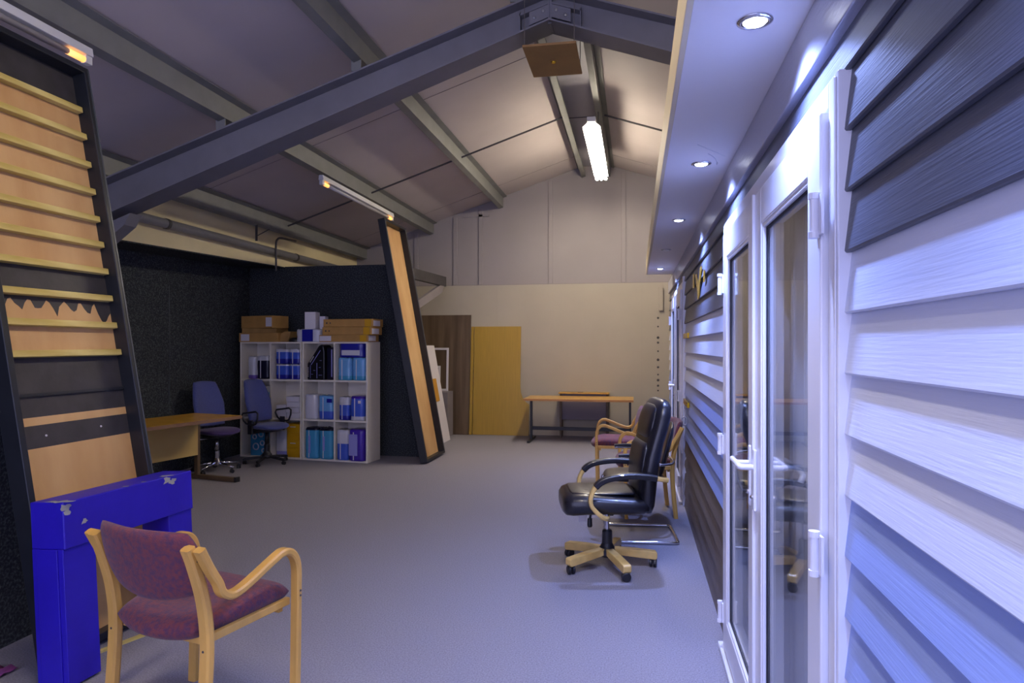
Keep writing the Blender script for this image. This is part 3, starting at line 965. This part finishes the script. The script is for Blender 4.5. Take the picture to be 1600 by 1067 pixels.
def make_exec(label):
    t = thing('executive_chair', label, 'chair')
    # faces +y
    star_base(t, math.radians(7 - 102), .335, M['beech2'], M['blackplastic'], legw=.056, legh=.046, z_in=.13, z_out=.10, cast_r=.030)
    MB().box((-.09, -.12, .375), (.09, .12, .40)).box((-.14, -.02, .375), (.14, .02, .395)).build('seat_mechanism', M['blackplastic'], t, bevel=.005)
    MB().tube([(.05, .1, .37), (.06, .11, .30)], .008, 8).lathe([(.016, 0), (.018, -.05), (.014, -.06)], 10, T=Matrix.Translation((.06, .11, .31))).build('tension_knob', M['blackplastic'], t)
    MB().box((.125, .12, .27), (.127, .18, .39)).build('paper_tag', M['white'], t)

    def ring(cx_, cy, cz, w, th, dirv, n=28, e=3.2):
        """superellipse ring; w half width along x, th half thickness along dirv normal"""
        out = []
        for q in range(n):
            a = 2 * PI * q / n
            c_, s_ = math.cos(a), math.sin(a)
            X = math.copysign(abs(c_) ** (2 / e), c_) * w
            Tn = math.copysign(abs(s_) ** (2 / e), s_) * th
            out.append(Vector((cx_ + X, cy, cz)) + dirv * Tn)
        return out
    # seat cushion: section rings marching front to back
    rs = []
    for y, zc, w, th in ((.318, .445, .12, .02), (.314, .447, .19, .05), (.295, .452, .225, .072), (.25, .458, .243, .082), (.16, .462, .253, .078), (.02, .458, .257, .07), (-.12, .452, .255, .066), (-.20, .45, .25, .062), (-.235, .45, .235, .05), (-.245, .45, .2, .03)):
        rs.append(ring(0, y, zc, w, th, Vector((0, 0, 1))))
    MB().rings(rs).build('seat', M['leather'], t, smooth=True)
    MB().rings([[p + Vector((0, 0, .004)) for p in ring(0, y, .522, w, .012, Vector((0, 0, 1)))] for y, w in ((.27, .10), (.255, .175), (.16, .19), (0, .19), (-.14, .19), (-.165, .12))]).build('seat_cushion_panel', M['leather'], t, smooth=True)
    # backrest rings marching upward; side view curve
    prof = [(-.215, .40, .17, .03), (-.225, .41, .215, .05), (-.232, .46, .238, .058), (-.238, .55, .245, .062), (-.245, .65, .25, .064), (-.262, .76, .252, .062), (-.29, .87, .25, .058), (-.318, .96, .246, .060), (-.338, 1.04, .238, .060), (-.352, 1.10, .215, .052), (-.358, 1.13, .175, .036), (-.36, 1.142, .12, .015)]
    rs = [ring(0, y, z, w, th, Vector((0, 1, .12))) for y, z, w, th in prof]
    MB().rings(rs).build('backrest', M['leather'], t, smooth=True)
    # padded front panels: lumbar and head
    for zs in (((-.205, .47, .12, .02), (-.202, .49, .18, .03), (-.205, .60, .20, .034), (-.212, .72, .205, .034), (-.228, .82, .20, .03), (-.24, .86, .17, .02)),
               ((-.255, .885, .13, .02), (-.262, .90, .18, .032), (-.275, .96, .19, .036), (-.292, 1.03, .185, .034), (-.305, 1.08, .165, .028), (-.315, 1.105, .12, .016))):
        MB().rings([ring(0, y, z, w, th, Vector((0, 1, .12))) for y, z, w, th in zs]).build('back_cushion', M['leather'], t, smooth=True)
    for s in (-1, 1):
        x = s * .292
        low = smooth_path([(s * .20, .02, .385), (x - s * .03, .04, .388), (x, .085, .41), (x, .145, .47), (x, .155, .53), (x, .13, .59), (x, .10, .615)], 6)
        MB().strip(low, (1, 0, 0), .042, .026).build('wooden_arm', M['beech2'], t)
        mid_ = smooth_path([(x, .125, .597), (x, .085, .632), (x, .02, .655), (x, -.09, .668), (x, -.20, .662), (x, -.27, .652)], 6)
        MB().strip(mid_, (1, 0, 0), .054, .040).build('arm_pad', M['leather'], t, bevel=.006)
        tip = smooth_path([(x, -.265, .652), (x, -.30, .645), (x - s * .02, -.345, .636)], 4)
        MB().strip(tip, (1, 0, 0), .044, .028).build('wooden_arm_tip', M['beech2'], t)
    return t
ex = make_exec('black leather high-back office chair with wooden arms and star base')
ex.location = (-.19, 4.62, 0)
ex.rotation_euler.z = math.radians(102)


# ------------------------------------------------------------------ black cantilever chair
t = thing('cantilever_chair', 'black cantilever chair with chrome sled frame behind the leather chair', 'chair', (.0, 5.42, 0), math.radians(95))
R = .012
path = [(-.25, -.14, .66), (-.25, -.10, .46), (-.25, .0, .44), (-.25, .20, .43), (-.25, .25, .40), (-.25, .245, .2), (-.25, .235, .04), (-.25, .215, .013), (-.25, .17, .013),
        (-.25, -.24, .013), (-.23, -.285, .013), (-.19, -.30, .013), (.19, -.30, .013), (.23, -.285, .013), (.25, -.24, .013), (.25, .17, .013), (.25, .215, .013), (.25, .235, .04), (.25, .245, .2),
        (.25, .25, .40), (.25, .20, .43), (.25, .0, .44), (.25, -.10, .46), (.25, -.14, .66)]
MB().tube(smooth_path(path, 4), R, 10).build('sled_frame', M['chrome'], t, smooth=True)
def cs(u, v):
    return (u * .235, .02 + v * .235, .47 + .012 * u * u), Vector((0, 0, 1))
weld(pad(cs, .06).build('seat', M['leather'], t, smooth=True))
def cb(u, v):
    return (u * .225, -.23 + .03 * u * u - .055 * v, .68 + v * .22), Vector((-.15 * u, 1, .25)).normalized()
weld(pad(cb, .05, squircle=.6).build('backrest', M['leather'], t, smooth=True))
for s in (-1, 1):
    MB().tube(smooth_path([(s * .25, -.14, .62), (s * .262, -.02, .655), (s * .262, .15, .655)], 5), .011, 8).build('arm_tube', M['chrome'], t, smooth=True)
    MB().strip(smooth_path([(s * .262, -.06, .668), (s * .262, .05, .675), (s * .262, .15, .668)], 4), (1, 0, 0), .04, .02).build('arm_pad', M['leather'], t)
MB().tube(smooth_path([(-.25, -.15, .60), (-.2, -.25, .60), (0, -.29, .60), (.2, -.25, .60), (.25, -.15, .60)], 5), .011, 8).build('back_bar', M['chrome'], t, smooth=True)


# ------------------------------------------------------------------ blue office chairs
def make_task(label, fab, seatfab, arms=True, chromebase=False):
    t = thing('office_chair', label, 'chair')
    legm = M['chrome'] if chromebase else M['blackplastic']
    star_base(t, .4, .29, legm, M['blackplastic'] if not chromebase else M['chrome'], legw=.035, z_in=.10, z_out=.07, legh=.025, flatleg=not chromebase, cast_r=.022)
    MB().lathe([(.028, .24), (.024, .40)], 12).build('column_cover', M['chrome'] if chromebase else M['blackplastic'], t, smooth=True)

    def seat(u, v):
        return (u * (.235 - .02 * max(0, -v)), .03 + v * .225, .475 + .014 * u * u - .025 * max(0, v - .5)), Vector((0, 0, 1))
    weld(pad(seat, .075, squircle=.8).build('seat', seatfab, t, smooth=True))

    def shell(u, v):
        k = 1 - .1 * abs(u * v)
        return (u * .20 * k, .02 + v * .19 * k, .425 + .02 * (u * u + v * v)), Vector((0, 0, 1))
    weld(pad(shell, .05, squircle=.9).build('seat_shell', M['blackplastic'], t, smooth=True))

    def back(u, v):
        w = .20 - .05 * max(0, v) ** 1.2 - .012 * max(0, -v)
        return (u * w, -.215 + .045 * u * u - .075 * v - .02 * (1 - v * v) * -1, .80 + v * .27), Vector((-.25 * u, 1, .25)).normalized()
    weld(pad(back, .065, squircle=.22, edge=9).build('backrest', fab, t, smooth=True))
    MB().tube(smooth_path([(0, -.05, .40), (0, -.22, .40), (0, -.25, .46), (0, -.26, .70)], 5), .016, 8).build('back_stem', M['blackplastic'], t, smooth=True)
    if arms:
        for s in (-1, 1):
            x = s * .275
            loop = [(x, -.12, .655), (x, .10, .685), (x, .135, .665), (x, .13, .60), (x, .10, .535), (x, .06, .52), (x, -.06, .53), (x, -.10, .56), (x, -.14, .62)]
            MB().tube(loop, .0115, 8, closed=True).build('arm_loop', M['blackplastic'], t, smooth=True)
            MB().box((x - s * .012 - .012, -.04, .40), (x - s * .012 + .012, .03, .575)).box((min(x * .5, x), -.03, .40), (max(x * .5, x), .02, .415)).build('arm_bracket', M['blackplastic'], t, bevel=.003)
    else:
        MB().tube([(.1, .02, .40), (.27, .06, .41)], .006, 8).build('height_lever', M['chrome'], t, smooth=True)
    return t
c2 = make_task('blue fabric office chair with black loop arms in front of the white shelves', M['bluefab'], M['bluefab'])
c2.location = (-4.62, 7.86, 0)
c2.rotation_euler.z = math.radians(-106)
c1 = make_task('armless office chair with blue back, purple seat and chrome base behind the desk', M['bluefab'], M['purplefab'], False, True)
c1.location = (-4.93, 7.27, 0)
c1.rotation_euler.z = math.radians(-112)
dup(c2, (-4.18, 4.74, 0), math.radians(-80), 'office chair hidden by the battened panel, only its arm showing near the desk')

# ------------------------------------------------------------------ left desk
t = thing('desk', 'oak-topped desk with cream modesty panel by the black wall on the left', 'desk', (-4.29, 6.78, 0), math.radians(-12))
# local: -y runs toward the camera, -x toward the wall
DW, DL = .70, 1.45
MB().box((-DW, -DL, .700), (0, 0, .728)).build('desk_top', M['deskwood'], t, bevel=.002)
MB().box((0, -DL, .693), (.004, 0, .7275)).box((-DW, .0, .693), (0, .004, .7275)).box((-DW, -DL - .004, .693), (0, -DL, .7275)).build('edging', M['deskedge'], t)
MB().box((-DW + .13, -DL + .06, .27), (-DW + .148, -.09, .69)).build('modesty_panel', M['deskpanel'], t)
for yy in (-.09, -DL + .03):
    MB().box((-DW + .02, yy, 0.0), (.0, yy + .06, .045)).box((-DW + .08, yy + .01, .045), (-DW + .13, yy + .05, .70)).box((-DW + .13, yy + .015, .67), (-.1, yy + .045, .70)).build('leg_frame', M['deskleg'], t, bevel=.004)
    MB().box((-.025, yy - .003, 0), (.003, yy + .063, .055)).build('foot_cap', M['blackplastic'], t, bevel=.004)

# ------------------------------------------------------------------ far desk and side table
t = thing('long_desk', 'long wood-topped desk with black T-leg frame against the far wall', 'desk', (-1.70, 10.2, 0))
MB().box((0, 0, .655), (1.67, .70, .685)).build('desk_top', M['beech'], t, bevel=.003)
MB().box((0, -.003, .652), (1.67, 0, .684)).build('edging', mat('reddish_edge', 'a5713f', .5), t)
for xx in (.06, 1.60):
    MB().box((xx, .29, .03), (xx + .035, .35, .655)).box((xx - .005, -.0, 0.0), (xx + .04, .66, .035)).build('leg', M['blackplastic'], t, bevel=.003)
MB().box((.09, .31, .17), (1.60, .335, .225)).build('stretcher', M['blackplastic'], t, bevel=.003)
t = thing('side_table', 'narrow table with a grey screen panel standing behind the long desk', 'table', (-1.24, 10.93, 0))
MB().box((0, 0, .715), (.82, .235, .735)).build('table_top', M['deskwood'], t, bevel=.002)
for xx in (.02, .77):
    MB().box((xx, .02, 0), (xx + .035, .06, .715)).box((xx, .19, 0), (xx + .035, .225, .715)).build('leg', M['deskleg'], t, bevel=.002)
MB().box((.055, .06, .29), (.77, .075, .715)).build('grey_panel', M['screengrey'], t)
tag(MB().box((0, 0, 0), (.09, .02, .006)).build('pen', M['blackplastic'], loc=(-.93, 11.0, .735)), 'tiny dark pen lying on the narrow table', 'pen')

# ------------------------------------------------------------------ boards at the far wall
def leaner(name, label, x0, x1, h, foot, m, th=.022, poly=None):
    a = math.atan2(foot, h)
    o = thing(name, label, 'board', (x0, YB - .03 - foot - th, 0.004), rot=(-a, 0, 0))
    hh = math.hypot(h, foot)
    p = poly or [(0, 0), (x1 - x0, 0), (x1 - x0, hh), (0, hh)]
    MB().prism(p, 0, th, 'y').build('sheet', m, o, bevel=.002)
    return o
leaner('walnut_board', 'dark walnut-coloured board leaning on the far wall, left of the oak board', -3.78, -2.76, 2.02, .18, M['darkwood'])
q = leaner('oak_board', 'yellow oak board with a curved foot leaning on the far wall', -2.70, -1.80, 1.82, .14, M['oakpanel'],
       poly=[(0, 0), (.955, 0), (.955, .52), (.90, .56), (.845, .63), (.815, .72), (.805, .82), (.805, 1.825), (0, 1.825)])
leaner('narrow_oak_board', 'narrow oak strip leaning between the walnut board and the oak board', -2.755, -2.71, 1.82, .16, M['oakpanel'])
t = thing('grey_cabinet', 'low grey cupboard by the far wall with white picture frames on it', 'cabinet', (-3.38, 10.62, 0))
MB().box((0, 0, 0), (.36, .32, .74)).build('body', M['greyboard'], t, bevel=.003)
MB().box((0, -.012, .02), (.36, 0, .73)).build('door', M['greyboard'], t, bevel=.003)
def picture(loc, w, h, rx, label, inner):
    t = thing('picture_frame', label, 'picture frame', loc, rot=(rx, 0, 0))
    b = .035
    MB().box((0, 0, 0), (b, .02, h)).box((w - b, 0, 0), (w, .02, h)).box((b, 0, 0), (w - b, .02, b)).box((b, 0, h - b), (w - b, .02, h)).build('moulding', M['white'], t, bevel=.003)
    MB().box((b, .012, b), (w - b, .018, h - b)).build('backing', inner, t)
    return t
picture((-3.42, 10.84, .745), .34, .72, -.06, 'larger white picture frame standing on the grey cupboard', M['darkwood'])
picture((-3.40, 10.74, .745), .21, .42, -.06, 'smaller white picture frame in front of the larger one', M['screengrey'])
def side_leaner(name, label, y0, y1, h, xb, xt, m, th=.012):
    a = math.atan2(xt - xb, h)
    t = thing(name, label, 'board', (xb, y0, .003), rot=(0, a, 0))
    MB().box((-th, 0, 0), (0, y1 - y0, math.hypot(h, xt - xb))).build('sheet', m, t, bevel=.002)
    return t
side_leaner('foam_board', 'tall white foam board leaning behind the narrow flat', 9.75, 10.35, 1.50, -2.90, -3.17, M['white'])
q = side_leaner('orange_folder', 'orange folder held against the white foam board', 9.85, 10.1, .35, -2.998, -3.061, M['orange'], .01)
q.location.z = .64
side_leaner('narrow_white_board', 'thin white slat leaning in front of the foam board', 9.45, 9.50, .95, -2.82, -3.0, M['white'], .02)

# ------------------------------------------------------------------ cube shelves and what is on them
SHX, SHY = -5.27, 8.29
SHR = math.atan2(8.086 - 8.288, 1.911)
UW, UH, UD = .955, 1.55, .34
def T_sh(x, y=0.0, z=0.0):
    c_, s_ = math.cos(SHR), math.sin(SHR)
    return (SHX + x * c_ - y * s_, SHY + x * s_ + y * c_, z)
TK = .022
def shelf_unit(label, x0):
    t = thing('cube_shelf', label, 'shelf unit', T_sh(x0), SHR)
    MB().box((0, 0, 0), (TK, UD, UH)).build('side_panel', M['shelfw'], t, bevel=.001)
    MB().box((UW - TK, 0, 0), (UW, UD, UH)).build('side_panel', M['shelfw'], t, bevel=.001)
    MB().box((UW / 2 - TK / 2, .002, TK), (UW / 2 + TK / 2, UD, UH - TK)).build('divider', M['shelfw'], t)
    for z in (0.0, UH - TK):
        MB().box((TK, 0, z), (UW - TK, UD, z + TK)).build('top_panel' if z else 'bottom_panel', M['shelfw'], t)
    for z in (.515, 1.03):
        for a, b in ((TK, UW / 2 - TK / 2), (UW / 2 + TK / 2, UW - TK)):
            MB().box((a, .003, z), (b, UD, z + TK)).build('shelf', M['shelfw'], t)
    MB().box((TK, UD - .006, TK), (UW - TK, UD, UH - TK)).build('back_panel', M['shelfw'], t)
    return t
shelf_unit('left white cube shelf unit, next to the black wall corner', 0)
shelf_unit('right white cube shelf unit with side panel showing', UW + .012)
ZL = {0: 1.03 + TK, 1: .515 + TK, 2: TK}
def cellx(unit, col):
    return unit * (UW + .012) + (TK if col == 0 else UW / 2 + TK / 2)

def pack(label, x, y, z, w, d, h, main, top=None, tfrac=.8, base=None, bfrac=0.0, strip=True, patch=None, group='wrapped packs on the white shelves', tilt=0, name='wrapped_pack', rot=0, e=4.5, taper=1.0):
    px, py, pz = T_sh(x + w / 2, y + d / 2, z)
    t = thing(name, label, 'pack', (px, py, pz), group=group, rot=(0, tilt, SHR + rot))
    n = 28
    zs = [0, .012, .035, .10, .25, .45, .6, .75, .88, .965, .99, 1.0]
    if top is not None or base is not None:
        zs = sorted(set(zs + [tfrac] + ([bfrac] if bfrac else [])))
    rs = []
    for k, q in enumerate(zs):
        e_ = 1.0
        if q < .035: e_ = .88 + .12 * (q / .035)
        if q > .965: e_ = 1 - .10 * ((q - .965) / .035) ** 1.2
        bul = 1 + .018 * math.sin(q * PI * 3 + x * 9)
        tp = 1 + (taper - 1) * q
        ring = []
        for i in range(n):
            a = 2 * PI * i / n
            c_, s_ = math.cos(a), math.sin(a)
            X = math.copysign(abs(c_) ** (2 / e), c_) * w / 2 * e_ * bul * tp * .985
            Y = math.copysign(abs(s_) ** (2 / e), s_) * d / 2 * e_ * bul * .985
            ring.append((X, Y, q * h + (.006 * math.sin(i * 1.7 + x * 20) if q > .97 else 0)))
        rs.append(ring)
    def mf(i):
        zc = (zs[i] + zs[min(i + 1, len(zs) - 1)]) / 2
        if top is not None and zc > tfrac: return top
        if base is not None and zc < bfrac: return base
        return main
    MB().rings(rs, mfn=mf).build('wrapper', None, t, smooth=True)
    if strip:
        MB().box((-w * .13 - .006, -d / 2 * 1.025 - .001, h * .04), (-w * .13 + .006, -d / 2 * 1.0, h * .93)).build('seam_strip', M['white'], t)
    if patch:
        (pa, pb, pc, pd, pm) = patch
        MB().box((w * (pa - .5), -d / 2 * 1.035 - .001, h * pc), (w * (pb - .5), -d / 2 * 1.0, h * pd)).build('printed_patch', pm, t)
    return t

def carton(label, x, y, z, w, d, h, m, rot=0, labelpos=None, name='carton', group=None, tape=True):
    px, py, pz = T_sh(x + w / 2, y + d / 2, z)
    t = thing(name, label, 'box', (px, py, pz), SHR + rot, group=group)
    MB().box((-w / 2, -d / 2, 0), (w / 2, d / 2, h)).build('box_body', m, t, bevel=.004)
    if tape:
        MB().box((-w / 2 - .001, -.02, h), (w / 2 + .001, .02, h + .001)).build('tape', M['card2'], t)
    if labelpos:
        a, b = labelpos
        MB().box((w * (a - .5), -d / 2 - .0015, h * .12), (w * (b - .5), -d / 2, h * .86)).build('address_label', M['white'], t)
    return t
G = 'wrapped packs on the white shelves'
c = cellx(0, 0); z = ZL[0]
pack('slim white pack with purple band, top left cube', c + .06, .03, z, .14, .14, .30, M['whiteplastic'], base=M['purple'], bfrac=.17, e=2.4, strip=False)
pack('navy blue pack with white top, top left cube', c + .215, .02, z, .20, .22, .31, M['navy'], top=M['whiteplastic'], tfrac=.80)
c = cellx(0, 1)
pack('royal blue pack with white top, lower left of four in the second cube', c + .03, .03, z, .21, .22, .20, M['royal'], top=M['whiteplastic'], tfrac=.9, base=M['deepblue'], bfrac=.3)
pack('royal blue pack with white top, lower right of four in the second cube', c + .25, .03, z, .17, .22, .20, M['royal'], top=M['whiteplastic'], tfrac=.9, base=M['deepblue'], bfrac=.3)
pack('royal blue pack with white top, upper left of four in the second cube', c + .03, .03, z + .203, .21, .22, .20, M['royal'], top=M['whiteplastic'], tfrac=.8, base=M['deepblue'], bfrac=.35)
pack('royal blue pack with white top, upper right of four in the second cube', c + .25, .03, z + .203, .17, .22, .20, M['royal'], top=M['whiteplastic'], tfrac=.78, base=M['deepblue'], bfrac=.35)
c = cellx(0, 0); z = ZL[1]
pack('blue and white pack standing behind the blue office chair', c + .25, .03, z, .15, .2, .25, M['royal'], top=M['whiteplastic'], tfrac=.8)
pack('slumped blue and white bag on top of packs behind the office chair', c + .13, .05, z + .256, .27, .2, .16, M['sky'], top=M['whiteplastic'], tfrac=.5, strip=False, e=2.6)
pack('small blue pack low behind the back of the office chair', c + .06, .04, z, .17, .2, .25, M['deepblue'])
c = cellx(0, 1)
for k in range(4):
    carton(['white flat box lowest in the stack of four', 'white flat box second from the bottom of the stack', 'white flat box third in the stack with dark edge', 'white flat box topmost of the stack on the shelf'][k], c + .22 - .01 * (k % 2), .03, z + k * .073, .20, .22, .07, M['white'], name='flat_box', group='white flat boxes on the middle shelf', tape=False)
carton('low white carton beside the white box stack', c + .05, .04, z, .15, .2, .17, M['white'], name='flat_box', tape=False)
c = cellx(0, 0); z = ZL[2]
t = carton('blue carton with pale ring pattern in the bottom left cube', c + .13, .02, z, .25, .2, .38, M['teal'], name='ring_carton', tape=False)
for (rx, rz, rr) in ((-.04, .12, .042), (.06, .17, .03), (-.06, .25, .028), (.04, .29, .036), (.08, .07, .025)):
    MB().tube([(rx + rr * math.cos(a * PI / 8), -.1015, rz + rr * math.sin(a * PI / 8)) for a in range(16)], .009, 6, closed=True).build('printed_ring', M['whiteplastic'], t)
c = cellx(0, 1)
pack('milky white wrapped pack beside the yellow drawers', c + .03, .04, z, .19, .2, .36, M['lilac'], top=M['whiteplastic'], tfrac=.2, strip=False)
t = thing('yellow_drawers', 'yellow stacked drawer box in the bottom shelf cube', 'drawers', T_sh(c + .33, .13, z), SHR)
MB().box((-.10, -.11, 0), (.10, .12, .44)).build('case', M['yellow'], t, bevel=.006)
for k in range(4):
    o = MB().box((-.092, -.118, .008 + k * .108), (.092, -.11, .108 + k * .108)).build('drawer', M['yellow'], t, bevel=.003)
    MB().box((-.04, -.124, .075 + k * .108), (.04, -.118, .085 + k * .108)).build('handle', M['whiteplastic'] if k % 2 else M['yellow'], o)
# right unit
c = cellx(1, 0); z = ZL[0]
t = thing('wrapped_pack', 'black printed pack with slanting top edge, right unit top', 'pack', T_sh(c + .035, .03, z), SHR, group='wrapped packs on the white shelves')
MB().prism([(0, 0), (0, .215), (.03, .25), (.17, .445), (.205, .462), (.24, .44), (.255, .36), (.255, 0)], 0, .20, 'y').build('wrapper', M['blackpack'], t, bevel=.012)
for k in range(6):
    a = math.atan2(.195, .14)
    px_, pz_ = .045 + k * .016 * math.cos(a), .235 + k * .016 * math.sin(a)
    MB().box((px_ - .005, -.0015, pz_ - .006), (px_ + .006, .0, pz_ + .006)).build('printed_letter', M['white'], t)
    MB().box((.008, -.0015, .04 + k * .022), (.020, .0, .052 + k * .022)).build('printed_letter', M['white'], t)
MB().prism([(.055, .20), (.062, .195), (.20, .385), (.193, .39)], -.0015, 0, 'y').build('printed_line', M['lilac'], t)
for x0, z0, x1, z1 in ((.045, .02, .049, .19), (.14, .02, .148, .22), (.09, .12, .12, .126), (.17, .06, .22, .065), (.17, .16, .20, .165), (.06, .07, .085, .075), (.185, .25, .215, .256)):
    MB().box((x0, -.0015, z0), (x1, 0, z1)).build('printed_line', M['lilac'], t)
pack('dark navy pack upright at the right of the black ones', c + .30, .05, z, .115, .2, .42, M['navy'], strip=False, patch=(.7, .8, .1, .95, M['lilac']))
pack('squat black printed pack behind the slanting one', c + .035, .235, z, .14, .07, .20, M['blackpack'], patch=(.1, .5, .3, .4, M['white']))
pack('black printed pack between the slanting one and the navy one', c + .185, .235, z, .11, .07, .30, M['blackpack'], patch=(.1, .9, .3, .36, M['white']))
c = cellx(1, 1)
pack('light blue pack, left one under the violet bag', c + .015, .02, z, .20, .22, .29, M['sky'], base=M['teal'], bfrac=.2)
pack('light blue pack, right one under the violet bag', c + .222, .02, z, .20, .22, .29, M['sky'], base=M['teal'], bfrac=.2)
pack('wide violet bag with white wave and green print, top right cube', c + .03, .02, z + .295, .37, .22, .19, M['deepblue'], strip=False, patch=(.15, .85, .15, .50, M['whiteplastic']))
c = cellx(1, 0); z = ZL[1]
pack('white wrapped pack at the left of the middle right cube', c + .0, -.0, z, .19, .22, .32, M['whiteplastic'], strip=False)
pack('bright blue pack beside the white wrapped one', c + .20, .01, z, .225, .22, .31, M['sky'], base=M['royal'], bfrac=.35, patch=(.62, .95, .72, .88, M['deepblue']))
c = cellx(1, 1)
pack('slim blue pack with white top, middle shelf at the right', c + .045, .0, z, .155, .2, .30, M['royal'], top=M['whiteplastic'], tfrac=.66, base=M['deepblue'], bfrac=.2)
pack('violet and blue pack with a white wave, middle shelf far right', c + .215, -.01, z, .20, .2, .31, M['royal'], top=M['violet'], tfrac=.9, base=M['whiteplastic'], bfrac=.18, patch=(.62, .80, .72, .84, M['white']))
c = cellx(1, 0); z = ZL[2]
pack('teal blue pack at the left of the bottom cube, right unit', c + .01, -.01, z, .205, .22, .40, M['teal'], top=M['navy'], tfrac=.93, patch=(.36, .48, .18, .75, M['lilac']))
pack('teal blue pack at the right of the bottom cube, right unit', c + .222, -.01, z, .205, .22, .40, M['teal'], top=M['navy'], tfrac=.93, patch=(.36, .48, .28, .75, M['lilac']))
c = cellx(1, 1)
pack('white-topped blue tapering pack in the bottom right cube', c + .02, -.01, z, .17, .2, .39, M['royal'], top=M['whiteplastic'], tfrac=.55, taper=1.12)
pack('purple pack with pale printed panel in the bottom right cube', c + .20, -.03, z, .225, .24, .40, M['violet'], patch=(.08, .62, .18, .86, M['lilac']))
# on top
zt = UH
carton('lower flat brown carton on the left shelf unit', .0, -.02, zt, .60, .30, .12, M['card'], labelpos=(.05, .27), rot=.02)
carton('upper brown carton on the left shelf unit, topmost of the pile', .01, -.01, zt + .185, .56, .30, .165, M['card'], rot=-.16, labelpos=(.80, .99))
carton('thin brown carton sandwiched in the left pile', .03, .0, zt + .122, .52, .29, .06, M['card2'], rot=.06, tape=False)
t = thing('paper_envelope', 'crumpled kraft envelope sticking out of the carton pile', 'envelope', T_sh(.69, .14, zt + .002), SHR, None)
MB().prism([(-.12, .0), (.02, 0), (.05, .06), (.07, .135), (-.02, .14), (-.08, .11)], -.1, .1, 'y').build('paper', M['card2'], t, bevel=.01)
t = thing('black_pouch', 'small black pouch on the shelf unit between cartons and wrapped pack', 'pouch', T_sh(.80, .08, zt), SHR)
MB().rings([[(r * math.cos(a * PI / 8) * 1.6, r * math.sin(a * PI / 8), zz) for a in range(16)] for r, zz in ((.05, 0), (.055, .02), (.045, .045), (.02, .058))]).build('body', M['blackplastic'], t, smooth=True)
t = pack('white and navy wrapped pack lying on top under a small white carton', .86, -.01, zt, .38, .22, .165, M['whiteplastic'], strip=False, patch=(.30, .72, .04, .98, M['deepblue']))
carton('small white carton on top of the wrapped pack', .985, .02, zt + .168, .15, .14, .225, M['white'], rot=.15, tape=False)
carton('smaller white box tucked behind the small white carton', 1.145, .12, zt + .168, .08, .1, .17, M['white'], rot=.15, tape=False)
for k, (xo, lab) in enumerate(((.0, (.01, .25)), (.04, None), (.05, None))):
    t = carton(['long flat carton with a white label, lowest of three on the right unit', 'long flat carton in the middle of three on the right unit', 'long flat carton topmost of three on the right unit'][k],
           1.24 + xo, -.03 + .01 * k, zt + k * .103 - 0 * k, .70, .30, .10 if k else .088, M['card'], rot=.012 * k, labelpos=lab, group=None)
    if k == 0:
        t.location.z = zt
    else:
        t.location.z = zt + .09 + (k - 1) * .102
        MB().lathe([(.012, 0), (.012, .001)], 10, T=Matrix.Translation((-.30, -.15, .05)) @ Matrix.Rotation(PI / 2, 4, 'X')).lathe([(.010, 0), (.010, .001)], 10, T=Matrix.Translation((-.25, -.15, .05)) @ Matrix.Rotation(PI / 2, 4, 'X')).build('printed_mark', M['darkrod'], t)
    MB().box((.352, -.13, .01), (.3535, .06, .08)).build('address_label', M['white'], t)
    MB().box((.24, -.1515, 0), (.33, -.15, .095 if k else .083)).build('packing_tape', M['yellow'], t)
